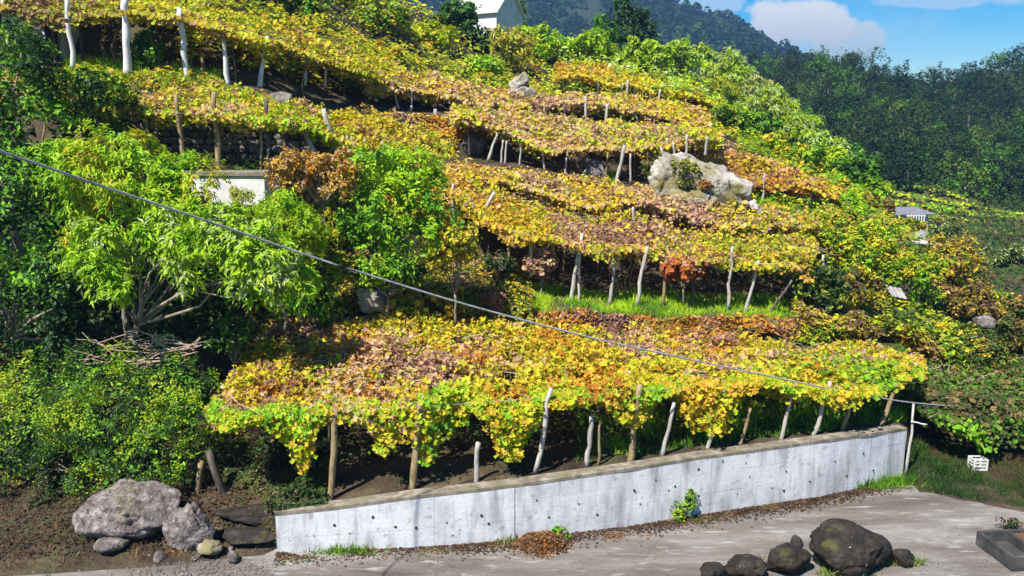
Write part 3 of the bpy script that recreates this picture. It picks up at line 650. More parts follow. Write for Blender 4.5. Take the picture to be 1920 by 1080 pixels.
FA = [(60,186,33.8),(150,192,33.8),(250,204,33.9),(400,214,34.3),(500,228,35.2),(560,242,36.5),(640,262,39),(720,286,42),(800,315,44),(850,335,44.5)]
BA = [(60,152,38),(300,164,38.6),(500,186,40),(600,206,43),(720,220,47),(800,235,50),(860,246,52)]
yA = lambda x: float(np.interp(x, [60,300,500,600,700,850], [34,34.2,35.3,37.5,41.5,45])) + 0.05
vine('yellow green grapevine canopy over the dark stone wall at upper left', FA, BA, 120, 0.19, ['pink','tan','yellow','lime','neon','yellow','gold','bright'], 7, 0.5, lk='lobed', stems=12, lump=0.42,
     spots=[(270,180,36,2.5,['dry','pink','gold'],.6),(700,250,44,4,['yellow','yellow','gold'],.6),(560,225,37,2,['lime','bright','yellow'],.7)], nscale=2)
pergola('pergola of brown and pale posts before the dark dry stone wall at left', [
    (277,292,269,192,6,'b'),(256,262,252,165,7,'d'),(345,303,329,176,9,'b'),(411,318,402,172,11,'b'),(490,322,490,240,5,'b'),(506,322,499,186,9,'d'),(592,290,565,235,9,'w'),(631,286,606,204,11,'w'),(660,294,659,256,4,'w'),(685,294,683,260,4,'w'),(650,292,651,254,4,'w'),(155,255,150,186,8,'b'),(643,292,644,256,4,'w'),(720,300,716,265,4,'w')], yA, FA, BA)
FB = [(-150,20,38.6),(0,18,38.8),(150,22,39),(240,28,39.2),(340,38,39.6),(430,62,40.2),(500,82,41),(560,108,42.5),(640,134,45.5),(720,158,49.5)]
BB = [(-150,-70,46.5),(100,-50,47),(240,-25,47.5),(500,42,50.5),(640,90,55),(760,130,61)]
yB = lambda x: float(np.interp(x, [0,240,430,560,700], [38.9,39.2,40.3,42.8,49])) + 0.05
vine('olive yellow grapevine canopy on the tall white posts at the top left', FB, BB, 100, 0.21, ['dry','lime','lime','yellow','gold','neon','yellow','lime'], 8, 0.7, stems=10, lump=0.5, spots=[(380,50,40,1.5,['yellow','gold','pink'],.7),(560,60,48,2,['rust','orange','gold'],.5),(800,165,58,3,['gold','yellow'],.6)])
pergola('pergola of tall thick whitish posts behind the grass strip at the top left', [
    (136,125,126,-5,9,'c'),(239,138,235,-10,15,'c'),(350,146,337,15,11,'c'),(428,153,419,70,9,'c'),(485,170,502,68,9,'c'),(156,126,150,40,6,'d',41),(11,60,5,-10,9,'c'),(216,130,215,58,5,'d',41),(443,155,436,86,4,'d'),(573,148,575,110,5,'w'),(610,152,612,112,5,'w'),(360,148,358,90,5,'d',41),(380,150,378,98,8,'b',41.5),(262,140,262,60,5,'d',42),(60,110,55,45,7,'d',41),(105,118,100,45,6,'d',41.5)], yB, FB, BB)

# ------------------------------------------------------------------ concrete wall along the road
wall = thing('concrete_wall', 'long pale concrete retaining wall with tie holes curving along the dirt road', 'wall', (float(wf[5][0]), float(wf[5][1]), 0))
s_ = np.concatenate([[0], np.cumsum(np.linalg.norm(np.diff(wf[:, :2], axis=0), axis=1))])
def wall_at(s):
    x = np.interp(s, s_, wf[:, 0]); y = np.interp(s, s_, wf[:, 1]); z = np.interp(s, s_, wtz)
    x2 = np.interp(min(s + .05, s_[-1]), s_, wf[:, 0]); x1 = np.interp(max(s - .05, 0), s_, wf[:, 0]); y2_ = np.interp(min(s + .05, s_[-1]), s_, wf[:, 1]); y1_ = np.interp(max(s - .05, 0), s_, wf[:, 1])
    t = np.array((x2 - x1, y2_ - y1_, 0)); t /= np.linalg.norm(t); nrm = np.array((t[1], -t[0], 0))   # towards the road
    return np.array((x, y, 0)), z, nrm
def wall_strip(name, sa, sb, za, zb, off, back, mat, nseg=6, parent=wall):
    """a block of wall from sa to sb, between relative heights; za,zb functions of (s, top z)"""
    V = []; Fc = []
    for i in range(nseg + 1):
        s = sa + (sb - sa) * i / nseg; p, zt, nn = wall_at(s)
        a, b = za(zt), zb(zt)
        for o_, z in ((off, a), (off, b), (-back, b), (-back, a)): V.append(p + nn * o_ + np.array((0, 0, z)))
    for i in range(nseg):
        for k in range(4): Fc.append((i * 4 + k, i * 4 + (k + 1) % 4, (i + 1) * 4 + (k + 1) % 4, (i + 1) * 4 + k))
    Fc.append((3, 2, 1, 0)); e = nseg * 4; Fc.append((e, e + 1, e + 2, e + 3))
    return mesh_py(name, V, Fc, mat, parent)
Ltot = s_[-1]
wall_strip('core', 0.02, Ltot - 0.02, lambda z: -0.3, lambda z: z - 0.11, -0.02, WT, M_CONC, 60)
wall_strip('cap', 0.0, Ltot, lambda z: z - 0.10, lambda z: z + 0.0, 0.014, WT + 0.03, M_CONCTOP, 60)
# formwork panels: three lifts, narrow joints between them
cuts = [0.0]
while cuts[-1] < Ltot - 1.6: cuts.append(cuts[-1] + rng.uniform(1.5, 4.2))
cuts[-1] = Ltot
SEAM = set(); 
for sx in (965, 1330, 1655):
    k_ = int(np.argmin([abs(pix(wall_at(c_)[0][None])[0][0] - sx) for c_ in cuts[1:-1]])) + 1
    cuts[k_] = float(np.interp(sx, [w[0] for w in WALL_FOOT], s_)); SEAM.add(k_)
for i in range(len(cuts) - 1):
    for (a, b) in ((-0.3, 0.36), (0.36, 0.70), (0.70, 1.0)):
        sa, sb = cuts[i] + (0.012 if i in SEAM else 0.003), cuts[i + 1] - (0.012 if i + 1 in SEAM else 0.003)
        za = (lambda z: -0.3) if a < 0 else (lambda z, a=a: z * a + 0.003)
        zb = (lambda z: z - 0.105) if b == 1.0 else (lambda z, b=b: z * b - 0.003)
        wall_strip('panel', sa, sb, za, zb, rng.uniform(0.0, 0.010), 0.015, M_CONC, 4)
hv = []
for (px, py) in [(628,985),(655,1000),(742,988),(780,990),(838,980),(850,1003),(902,967),(915,982),(1007,938),(1028,970),(1085,945),(1190,920),(1200,945),(1230,900),(1255,920),(1265,912),(1310,880),(1355,865),(1382,926),(1448,915),(1398,868),(1405,894),(1518,903),(1475,884),(1588,892),(1637,882),(1565,865),(1310,930),(700,970),(1120,965),(1445,960),(1385,953),(1470,920),(1620,850)]:
    best = None
    for s in np.linspace(0.1, Ltot - 0.1, 500):
        p, zt, nn = wall_at(s); r = ray(px, py); q = np.array((0, 0, CAM_H)) + r * ((p[1] + nn[1] * 0.02) / r[1]); d = abs(q[0] - p[0])
        if best is None or d < best[0]: best = (d, p, nn, q[2], zt)
    _, p, nn, z, zt = best
    if z < 0.1 or z > zt - 0.1: continue
    rr = rng.uniform(0.018, 0.046); p = p + np.array((0, 0, z))
    hv.append((np.array([p - nn * 0.01, p + nn * 0.026]), rr))
V, Fc = tubes(hv, 10); tag(mesh_py('tie_hole', V, Fc, M_DARK, wall), kind='stuff')

# ------------------------------------------------------------------ rocks
def rock(label, ctr, rad, mat, seed, sub=4, amp=0.28, cat='rock', name='rock', group=None, ang=0.0, tilt=0.0, cuts=16, chi=0.92, clo=0.52):
    bm = bmesh.new(); bmesh.ops.create_icosphere(bm, subdivisions=sub, radius=1.0)
    V = np.array([v.co for v in bm.verts]); off = np.array((seed * 3.7, seed * 1.3, 0))
    V0 = np.sign(V) * np.abs(V) ** 0.8; V = V0 / np.linalg.norm(V0, axis=1, keepdims=True)
    d = 1 + (fbm(V + off, 0.9, seed, 2) - 0.5) * amp * 3.0
    for k in range(cuts):
        r2 = np.random.default_rng(seed * 31 + k); nn = r2.normal(0, 1, 3); nn /= np.linalg.norm(nn); h = r2.uniform(clo, chi)
        dp = (V * d[:, None]) @ nn; ex = np.maximum(dp - h, 0) * 0.9
        VV = V * d[:, None] - ex[:, None] * nn; d = np.linalg.norm(VV, axis=1); V = VV / d[:, None]
    rg = 1 - np.abs(fbm(V * d[:, None] + off, 0.55, seed + 8, 3) * 2 - 1)
    d = d * (1 + (fbm(V + off, 0.28, seed + 4, 3) - 0.5) * amp * 0.7 - np.clip(rg - 0.86, 0, 1) * 1.5 * amp * 3)
    d = d / max(np.percentile(d, 80), 0.3)
    Q = V * d[:, None] * np.array(rad)
    ca, sa = math.cos(ang), math.sin(ang); Q = np.stack([Q[:, 0] * ca - Q[:, 1] * sa, Q[:, 0] * sa + Q[:, 1] * ca, Q[:, 2]], -1)
    ct, st_ = math.cos(tilt), math.sin(tilt); Q = np.stack([Q[:, 0] * ct + Q[:, 2] * st_, Q[:, 1], -Q[:, 0] * st_ + Q[:, 2] * ct], -1)
    for v, q in zip(bm.verts, Q): v.co = q
    o = mesh_bm(name, bm, mat, None, True); o.location = tuple(ctr)
    return tag(o, label, cat, group)
def rock_px(label, box, Y, mat, seed, deep=0.8, **kw):
    x0, y0, x1, y1 = box
    if Y is None: h_ = hit((x0 + x1) / 2, y1 - 0.2 * (y1 - y0)); Y = (h_[1] if h_ is not None else 24.0)
    m = px_m(Y); c = P((x0 + x1) / 2, (y0 + y1) / 2, Y)
    rx, rz = (x1 - x0) / 2 * m * 1.1, (y1 - y0) / 2 * m * 1.1
    return rock(label, c, (rx, rx * deep, rz), mat, seed, **kw)
rock_px('big weathered grey boulder under the green bush left of the concrete wall', (140,900,332,1008), None, M_ROCK, 3, 0.7, sub=5, amp=.2, cuts=9, clo=.65)
rock_px('sloping grey slab of rock between the big boulder and the concrete wall', (318,938,404,1046), None, M_ROCK, 5, 0.5, amp=.3)
rock_px('small pale grey stone below the big boulder', (185,1000,240,1040), None, M_ROCK, 6, 0.8, sub=3)
rock_px('white chalky stone at the road edge left of the wall end', (374,1012,422,1046), None, M_PALEROCK, 7, 0.8, sub=3)
rock_px('small dark stone at the far left road bank', (70,950,125,985), 25.2, M_DARKROCK, 8, 0.8, sub=3)
rock_px('large dark brown boulder with white lichen at the near road edge', (1512,984,1664,1072), 21.8, M_DARKROCK, 11, 0.75, sub=5, amp=0.17, cuts=5, clo=.75)
rock_px('small round dark stone on the left shoulder of the large dark boulder', (1480,1004,1512,1032), 21.9, M_DARKROCK, 12, 0.9, sub=3, amp=0.12)
rock_px('rough brown rock left of the large dark boulder', (1436,1024,1520,1080), 21.4, M_DARKROCK, 13, 0.8, sub=4)
rock_px('low flat dark rock leftmost of the roadside rocks', (1362,1040,1440,1080), 21.3, M_DARKROCK, 14, 0.8, sub=4)
rock_px('small mossy stone at the left tip of the roadside rocks', (1308,1052,1362,1085), 21.1, M_DARKROCK, 16, 0.8, sub=3)
rock_px('small dark stone right of the large dark boulder', (1664,1026,1712,1060), 21.9, M_DARKROCK, 15, 0.9, sub=3)
rock_px('tall left face of the pale rock outcrop amid the vines', (1220,300,1290,402), 47.0, M_PALEROCK, 21, 0.8, sub=5, amp=.35)
rock_px('long slanted pale rock face of the outcrop running down to the right', (1238,303,1412,389), 47.2, M_PALEROCK, 22, 0.55, sub=5, amp=.3, tilt=math.radians(31), cuts=12)
rock_px('low pale ledge at the foot of the rock outcrop', (1262,352,1345,402), 46.2, M_PALEROCK, 31, 0.8, sub=4, amp=.35)
rock_px('narrow pale rock at the lower right tip of the outcrop', (1385,372,1428,418), 46.4, M_PALEROCK, 32, 0.8, sub=4, amp=.35)
rock_px('grey rock in the shade left of the pale outcrop', (1085,296,1140,345), 49.4, M_ROCK, 24, 0.8, sub=4)
rock_px('bright pale rock high on the slope below the shrubs', (958,160,1012,200), 65.5, M_PALEROCK, 25, 0.8, sub=4, amp=.35)
rock_px('upper pale rock just below the yellow grassy bush', (950,140,990,178), 67, M_PALEROCK, 33, 0.8, sub=4, amp=.35)
rock_px('mottled white rock below the bushy round tree', (668,534,728,580), 33.2, M_PALEROCK, 26, 0.8, sub=4)
rock_px('white stone in the vines below the top left grass strip', (502,172,548,196), 40, M_PALEROCK, 27, 0.8, sub=3)
rock_px('dark rock in the opening left of the vine middle', (868,255,912,295), 50, M_ROCK, 28, 0.8, sub=3)
rock_px('grey boulder at the right road edge beyond the grass', (1885,918,1935,952), 29, M_DARKROCK, 29, 0.8, sub=3)
rock_px('pale rock standing in the right hand undergrowth', (1826,592,1864,618), 40, M_ROCK, 30, 0.8, sub=3)

# rubble at the road edge
rub = [mesh for mesh in ()]
proto = None
for k in range(46):
    px = rng.uniform(230, 440); py = rng.uniform(1002, 1050); p = PZ(px, py, 0.18 * rng.random()); s = rng.uniform(0.05, 0.17)
    if proto is None or k < 5:
        o = rock('loose grey stone in the rubble below the sloping slab', p, (s, s, s * .7), M_ROCK, 60 + k, sub=2, name='stone', cat='stone', group='rubble stones at the road edge'); proto = o if proto is None else proto
        protos = [o] if k == 0 else protos + [o]
    else:
        o = protos[k % 5].copy(); COL.objects.link(o); o.location = tuple(p); o.rotation_euler = tuple(rng.uniform(0, 6, 3)); q = s / 0.11; o.scale = (q, q, q)

# dry stone wall behind the posts at upper left
dsw = thing('dry_stone_wall', 'dark dry stone terrace wall in the shade behind brown posts at upper left', 'stone wall', P(420, 318, 36.6))
smesh = []
for k in range(7):
    bm = bmesh.new(); bmesh.ops.create_icosphere(bm, subdivisions=2, radius=1.0)
    for v in bm.verts:
        c = np.array(v.co); c = np.sign(c) * np.abs(c) ** 0.62; c *= 1 + (vnoise(c[None] + k * 5, 0.8, k)[0] - .5) * .45; v.co = c
    me = bpy.data.meshes.new('stone'); bm.to_mesh(me); bm.free(); me.materials.append(M_STONE); smesh.append(me)
A_, B_ = P(190, 300, 36.3), P(575, 305, 37.4)
zrow = 0.0
for rw in range(8):
    hh = rng.uniform(0.26, 0.40); x = 0.0; Lw = np.linalg.norm(B_ - A_)
    while x < Lw:
        w = rng.uniform(0.28, 0.62); t = (x + w / 2) / Lw; p = A_ * (1 - t) + B_ * t
        p = np.array((p[0], p[1] - 0.1 + zrow * 0.12 + rng.normal(0, 0.05), p[2] - 0.5 + zrow + hh / 2 + rng.normal(0, 0.02)))
        o = bpy.data.objects.new('stone', smesh[int(rng.integers(7))]); COL.objects.link(o); o.parent = dsw; o.matrix_parent_inverse = Matrix.Translation(-Vector(dsw.location))
        o.location = tuple(p); o.scale = (w * 0.52, 0.22, hh * 0.54); o.rotation_euler = tuple(rng.normal(0, 0.06, 3)); x += w
    zrow += hh

# ------------------------------------------------------------------ walls, huts, house
def boxmesh(name, c, d, mat, parent=None, rz=0.0, bevel=0.02, rx=0.0, ry=0.0):
    bm = bmesh.new(); bmesh.ops.create_cube(bm, size=1.0)
    for v in bm.verts: v.co = Vector((v.co.x * d[0], v.co.y * d[1], v.co.z * d[2]))
    if bevel: bmesh.ops.bevel(bm, geom=list(bm.edges), offset=bevel, segments=1, affect='EDGES')
    M = Matrix.Translation(Vector([float(k) for k in c])) @ Matrix.Rotation(rz, 4, 'Z') @ Matrix.Rotation(rx, 4, 'X') @ Matrix.Rotation(ry, 4, 'Y')
    bmesh.ops.transform(bm, matrix=M, verts=bm.verts)
    return mesh_bm(name, bm, mat, parent)
tank = thing('water_tank', 'sunlit white walled water tank with a grey rim below the dark stone wall', 'water tank', P(430, 372, 33.6))
c = P(426, 347, 33.6)
boxmesh('wall', c + np.array((0, 0.6, -0.55)), (3.6, 1.6, 1.9), M_WHITE, tank, -0.12)
boxmesh('rim', c + np.array((0, 0.55, 0.47)), (3.66, 1.66, 0.20), M_CONCTOP, tank, -0.12)

hut = thing('plaster_hut', 'pale blue plastered hut standing in the shade behind posts at the top left', 'hut', P(85, 110, 42.3))
c = P(88, 72, 43.2)
boxmesh('wall', c, (2.5, 2.0, 2.6), M_BLUEWHITE, hut, 0.1); boxmesh('door', c + np.array((0.85, -1.12, -0.3)), (0.6, 0.06, 1.7), M_DARK, hut, 0.1); boxmesh('roof', c + np.array((0, -0.1, 1.4)), (2.9, 2.4, 0.14), M_TIN, hut, 0.1)

house = thing('house', 'white house with a pale pitched roof half hidden behind shrubs on the ridge', 'house', P(925, 75, 93))
c = P(918, 40, 94)
w2, d2 = 2.6, 3.0
zb, ze, zr = c[2] - 2.6, c[2] + 0.6, c[2] + 3.4
def hp(x, y, z): 
    a = -0.5; return (c[0] + x * math.cos(a) - y * math.sin(a), c[1] + x * math.sin(a) + y * math.cos(a), z)
V = [hp(-w2,-d2,zb),hp(w2,-d2,zb),hp(w2,d2,zb),hp(-w2,d2,zb),hp(-w2,-d2,ze),hp(w2,-d2,ze),hp(w2,d2,ze),hp(-w2,d2,ze),hp(-w2,0,zr-.1),hp(w2,0,zr-.1)]
mesh_py('wall', V, [(0,1,5,4),(1,2,6,9,5),(2,3,7,6),(3,0,4,8,7)], M_WHITE, house)
e = 0.35
V = [hp(-w2-e,-d2-e,ze-.25),hp(w2+e,-d2-e,ze-.25),hp(w2+e,0,zr),hp(-w2-e,0,zr),hp(w2+e,d2+e,ze-.25),hp(-w2-e,d2+e,ze-.25)]
V += [(a, b, q + .14) for a, b, q in V]
mesh_py('roof', V, [(0,3,2,1),(3,5,4,2),(6,7,8,9),(9,8,10,11),(0,1,7,6),(4,5,11,10),(1,2,8,7),(2,4,10,8),(3,0,6,9),(5,3,9,11)], M_WHITE, house)



shed = thing('shed', 'small grey tin roofed shed on the far right shoulder of the slope', 'shed', P(1700, 440, 62))
c = P(1698, 410, 62.5)
boxmesh('wall', c + np.array((0, 0.6, -0.5)), (3.2, 2.0, 1.9), M_BLUEWHITE, shed, 0.15); boxmesh('roof', c + np.array((0, 0.5, 0.55)), (3.7, 2.6, 0.10), M_TIN, shed, 0.15, 0.02, math.radians(7))
tr = thing('white_trellis', 'white slatted railing in front of the small grey shed', 'railing', P(1718, 432, 60.6))
c = P(1718, 416, 60.6)
for k in range(7): boxmesh('slat', c + np.array((-0.62 + k * 0.2, 0, 0)), (0.07, 0.05, 1.15), M_WHITE, tr, 0, 0.008)
for z in (-0.35, 0.45): boxmesh('rail', c + np.array((-0.02, 0.06, z)), (1.5, 0.05, 0.08), M_WHITE, tr, 0, 0.008)
for k, (a, b) in enumerate([(1665,442),(1735,440)]):
    pp = P(a, b, 59.5)
    V, Fc = tubes([(bent(pp - np.array((0, 0, .5)), pp + np.array((.03, 0, 1.0)), 4, .02), 0.05)], 6); tag(mesh_py('stake', V, Fc, M_POSTW), 'pale stake left of the small grey shed' if k == 0 else 'pale stake below the white slatted railing', 'stake')
hut2 = thing('concrete_hut', 'low pink walled hut with a pale concrete slab roof below the shed', 'hut', P(1715, 480, 53))
c = P(1714, 452, 53)
boxmesh('roof', c, (2.75, 2.0, 0.16), M_WHITE, hut2, 0.1, 0.02, 0, math.radians(5)); boxmesh('wall', c + np.array((0.1, 0.3, -0.75)), (2.3, 1.4, 1.35), M_PINK, hut2, 0.1)
boxmesh('door', c + np.array((-0.25, -0.45, -0.8)), (0.75, 0.06, 1.1), M_BLUEWHITE, hut2, 0.1)
sheet_ = thing('metal_sheet', 'pale corrugated metal sheet lying in the green growth on the right slope', 'sheet', P(1680, 556, 42))
c = P(1680, 552, 41.5); V = []; Fc = []
for i in range(15):
    for j in range(2): V.append((c[0] - .4 + i * .06, c[1] + (j - .5) * .8, c[2] + 0.02 * math.sin(i * 1.6) + j * .42 - i * .012))
for i in range(14): Fc.append((i*2, i*2+2, i*2+3, i*2+1))
mesh_py('panel', V + [(a, b, q - .015) for a, b, q in V], Fc + [tuple(30 + k for k in reversed(f)) for f in Fc], M_CONCGREY, sheet_)

# trough at the right foreground
c = PZ(1908, 1034, 0.0); c = np.array((c[0] + 0.35, c[1] - 0.2, 0.0))
trough = thing('concrete_trough', 'dark concrete trough with partitions at the bottom right road edge', 'trough', c)
rz = 0.1
def tb(name, x, y, z, dx, dy, dz, mat): 
    boxmesh(name, c + np.array((x * math.cos(rz) - y * math.sin(rz), x * math.sin(rz) + y * math.cos(rz), z)), (dx, dy, dz), mat, trough, rz, 0.012)
tb('floor', 0, 0, .05, 2.5, 1.5, .1, M_CONCDARK); tb('side', 0, -.75, .22, 2.62, .12, .44, M_CONCDARK); tb('side', 0, .75, .22, 2.62, .12, .44, M_CONCDARK)
tb('side', -1.25, 0, .217, .12, 1.38, .434, M_CONCDARK); tb('side', 1.25, 0, .217, .12, 1.38, .434, M_CONCDARK); tb('partition', -.3, 0, .21, .1, 1.37, .40, M_CONCDARK); tb('board', .5, .1, .36, 1.4, 1.1, .05, M_RUST)

# ------------------------------------------------------------------ pole, cable, crate
PY = float(wf[-1, 1]) - 0.15
pole = thing('cable_pole', 'thin leaning grey pole at the right end of the concrete wall', 'pole', P(1699, 888, PY))
V, Fc = tubes([(bent(P(1698, 892, PY), P(1713, 757, PY + .1), 6, 0.012), np.linspace(.055, .04, 6))], 8); mesh_py('shaft', V, Fc, M_POSTW, pole, True)
V, Fc = tubes([(bent(P(1708, 790, PY), P(1738, 796, PY - .1), 6, 0.05), .025)], 6); mesh_py('bracket', V, Fc, M_WHITE, pole, True)
cp = [(-60,262,14.0),(10,287,14.6),(200,352,16.2),(400,418,17.9),(600,487,19.5),(860,568,21.3),(1100,632,22.9),(1350,686,24.9),(1560,730,26.8),(1711,757,PY+.1),(1950,772,34)]
cpts = np.array([P(*k) for k in cp]); uu = np.linspace(0, len(cp) - 1, 70)
cs = np.stack([np.interp(uu, np.arange(len(cp)), cpts[:, k]) for k in range(3)], -1)
for _ in range(4): cs[1:-1] = (cs[:-2] + cs[1:-1] * 2 + cs[2:]) / 4
V, Fc = tubes([(cs, .027)], 8); tag(mesh_py('overhead_cable', V, Fc, M_CABLE, None, True), 'grey overhead cable sagging diagonally across the whole vineyard', 'cable')
hc = hit(1832, 880); hc = hc if hc is not None else P(1832, 880, 30)
crate = thing('plastic_crate', 'white plastic crate standing alone on the shaded grass at right', 'crate', hc)
cz = hc + np.array((0, 0, 0.02)); q = 0.50; h = 0.44
for dx in (-1, 1):
    for dy in (-1, 1): boxmesh('corner', cz + np.array((dx * q * .48, dy * q * .38, h / 2)), (.06, .06, h), M_WHITE, crate, 0, .008)
for z in (.03, .17, .30, .42):
    for dy in (-1, 1): boxmesh('slat', cz + np.array((0, dy * q * .385, z)), (q * .92, .025, .06), M_WHITE, crate, 0, .005)
    for dx in (-1, 1): boxmesh('slat', cz + np.array((dx * q * .485, 0, z)), (.025, q * .72, .06), M_WHITE, crate, 0, .005)
boxmesh('bottom', cz + np.array((0, 0, .015)), (q * .9, q * .7, .02), M_WHITE, crate, 0, .004)

# ------------------------------------------------------------------ trees and shrubs at left
def px_clumps(lst): return [(P(x, y, Y), r * px_m(Y)) for x, y, Y, r in lst]
tA = px_clumps([(150,300,29.5,52),(215,275,29.6,48),(120,345,29,55),(190,340,28.6,60),(255,320,28.8,52),(310,335,29,48),(360,360,29,42),(230,375,28.2,50),(300,385,28.2,46),(150,400,28.6,45),(370,395,28.6,34),(270,290,30,36)])
plant('tree', 'bright lime green leafy tree crown below the upper left stone wall', 'tree', P(235, 640, 29.4), tA, 20000, 0.20, ['fresh','bright','neon','bright','neon','lime','yellow'], kind='lance', trunk_r=0.13, seed=11, fork=0.45, up=0.8)
tB = px_clumps([(430,470,26.6,44),(480,500,26.4,46),(520,530,26.4,38),(400,440,26.8,36),(460,540,26.2,30),(330,450,26.8,30),(375,470,26.6,28),(540,480,26.8,30),(500,450,27,34),(150,495,26.8,32),(190,520,26.6,34),(225,545,26.5,26),(210,455,27,30),(560,560,26.6,26),(270,445,27.2,24),(120,480,27,26),(330,500,27,26),(290,480,27.4,26),(240,490,27.4,22),(170,445,27.4,30),(360,530,26.8,22),(310,420,27.6,34),(380,410,27.6,36),(440,420,27.6,32),(580,520,27.5,26)])
plant('tree', 'spreading shrubby tree with long bare branches and drooping lime leaf sprays', 'tree', P(245, 625, 28.2), tB, 13500, 0.235, ['fresh','bright','neon','bright','neon','sage'], kind='lance', trunk_r=0.13, seed=12, fork=0.12, up=0.9, limb_max=11)
br = thing('bare_branches', 'tangle of thin bare grey branches in the dark gap under the lime tree', 'branches', P(255, 625, 28.5))
V, Fc = tubes([(bent(P(255 + rng.normal(0, 12), 620, 28.6), P(rng.uniform(150, 420), rng.uniform(400, 580), rng.uniform(27.8, 29.2)), 7, 0.06), np.linspace(.04, .010, 7)) for _ in range(15)], 6); mesh_py('branch', V, Fc, M_POSTD, br, True)
dk = px_clumps([(20,150,31,70),(60,220,30.5,60),(10,270,30,70),(50,350,29.5,65),(20,440,29,75),(70,520,28.6,65),(20,600,28.4,75),(100,600,28.4,55),(-60,200,30,90),(-70,380,29,90),(-70,560,28.5,90),(90,430,29,45),(130,650,28.2,45),(40,100,32,45),(110,560,28.2,45)])
plant('tree', 'tall dark evergreen tree filling the left edge of the hillside', 'tree', P(20, 690, 29), dk, 26000, 0.17, ['dark','dark','deep','deep','green','fresh'], kind='oval', trunk_r=0.18, seed=13, fork=0.2)
lb = px_clumps([(90,740,25.8,60),(170,720,26,65),(250,730,26,62),(330,740,26,58),(60,810,25.4,60),(140,800,25.2,70),(230,800,25.1,75),(310,800,25.2,65),(370,790,25.6,45),(190,860,25,58),(110,870,25.1,52),(290,855,25,55),(360,850,25.3,40),(20,760,25.8,60),(20,860,25.4,60),(200,895,24.6,34),(260,890,24.6,34),(320,888,24.7,30),(150,905,24.7,30),(380,720,26.4,34),(-50,800,25.6,70),(345,690,27,34),(230,690,27,36)])
plant('shrub', 'wide dense green bush overhanging the big grey boulder', 'shrub', P(220, 930, 25.8), lb, 52000, 0.085, ['dark','deep','deep','green','green','fresh','bright','lime'], kind='oval', trunk_r=0.10, seed=14, fork=0.2, nscale=0.9, contrast=3.0, trunk_name='stem')
rt = px_clumps([(690,330,33.2,50),(750,340,33.2,52),(650,370,33,45),(710,390,32.6,55),(780,390,32.8,50),(820,410,33.2,36),(660,430,32.6,46),(720,450,32.3,52),(780,450,32.5,44),(700,490,32.4,42),(750,500,32.4,36),(640,330,33.6,34),(800,350,33.5,32),(740,300,34,30)])
plant('tree', 'rounded bright green bushy tree in the middle left of the terraces', 'tree', P(730, 560, 33.6), rt, 26000, 0.15, ['green','fresh','fresh','bright','bright','neon'], kind='oval', trunk_r=0.14, seed=15, fork=0.3, nscale=1.1)
S_ = shrub
S_((440,375,610,560), 30.5, 'feathery bright green shrub left of the round tree', ['fresh','bright','neon','lime','bright'], 11000, 0.16, 'lance', 22, seed=16)
S_((505,285,705,385), 32.0, 'orange brown withered mound of vine beside the white tank', ['orange','gold','tan','dry','gold'], 14000, 0.12, 'oval', 24, seed=17, mat=M_LEAF)
S_((800,415,905,560), 33.0, 'yellow green shrub at the right foot of the round tree', ['olive','lime','yellow','gold','lime'], 7000, 0.15, 'oval', 18, seed=18)
S_((500,530,640,630), 31.2, 'patchy yellow green shrub above the left end of the lowest vines', ['deep','green','lime','fresh','olive'], 6500, 0.14, 'oval', 18, seed=19)
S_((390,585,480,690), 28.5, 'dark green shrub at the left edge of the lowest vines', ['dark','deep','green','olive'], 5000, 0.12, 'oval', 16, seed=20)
S_((560,395,650,520), 32.4, 'yellow tinted shrub between the feathery shrub and the round tree', ['olive','lime','fresh','yellow'], 5000, 0.15, 'lance', 14, seed=21)
S_((640,480,810,560), 32.6, 'shaded undergrowth shrub below the round tree', ['dark','deep','green','olive','lime'], 5500, 0.14, 'oval', 16, seed=22)
S_((410,380,500,450), 32.2, 'pale lime shrub just below the white tank', ['lime','bright','fresh'], 3200, 0.16, 'lance', 10, seed=23)
S_((880,540,960,590), 34.6, 'reddish brown bush at the left end of the bright grass strip', ['mauve','rust','pink','red'], 2600, 0.15, 'oval', 9, seed=24, mat=M_LEAF)
S_((985,458,1045,545), 37, 'purple pink leafed vine bush at the left of the middle pergola', ['mauve','pink','mauve','tan'], 2600, 0.17, 'vine', 10, seed=25, mat=M_LEAF)
S_((1250,480,1320,545), 36.2, 'red leafed vine hanging from the middle pergola', ['red','orange','red','pink'], 2200, 0.16, 'vine', 9, seed=26, mat=M_LEAF)
S_((250,60,310,150), 40.6, 'green ivy shrub climbing between the white posts at the top left', ['deep','green','moss','fresh'], 3000, 0.15, 'oval', 10, seed=27)
S_((90,140,250,260), 33.2, 'dark green shrub with lime tips under the upper left vines', ['dark','deep','green','lime'], 6000, 0.16, 'oval', 16, seed=28)
S_((0,50,90,180), 38.0, 'green shrub in front of the plastered hut', ['deep','green','fresh','lime'], 5000, 0.17, 'oval', 14, seed=29)
S_((1262,300,1312,352), 46.3, 'mossy olive growth on top of the pale rock outcrop', ['olive','straw','moss','lime'], 1800, 0.16, 'oval', 8, seed=110)
S_((1310,340,1352,362), 46.0, 'orange brown tuft growing on the face of the pale outcrop', ['rust','dry','gold'], 1100, 0.15, 'oval', 6, seed=111, mat=M_LEAF)
S_((1205,290,1255,345), 48.6, 'dark green vine hanging left of the pale outcrop', ['deep','olive','moss','dry'], 1700, 0.16, 'oval', 8, seed=112)
S_((1290,380,1420,425), 45.6, 'gold and olive growth along the foot of the pale outcrop', ['olive','gold','tan','yellow','moss'], 3600, 0.17, 'vine', 14, seed=113, mat=M_LEAF)
rock_px('upper long dark edging stone on the bank left of the wall end', (395,948,530,978), None, M_DARKROCK, 41, 0.5, sub=4, amp=.15)
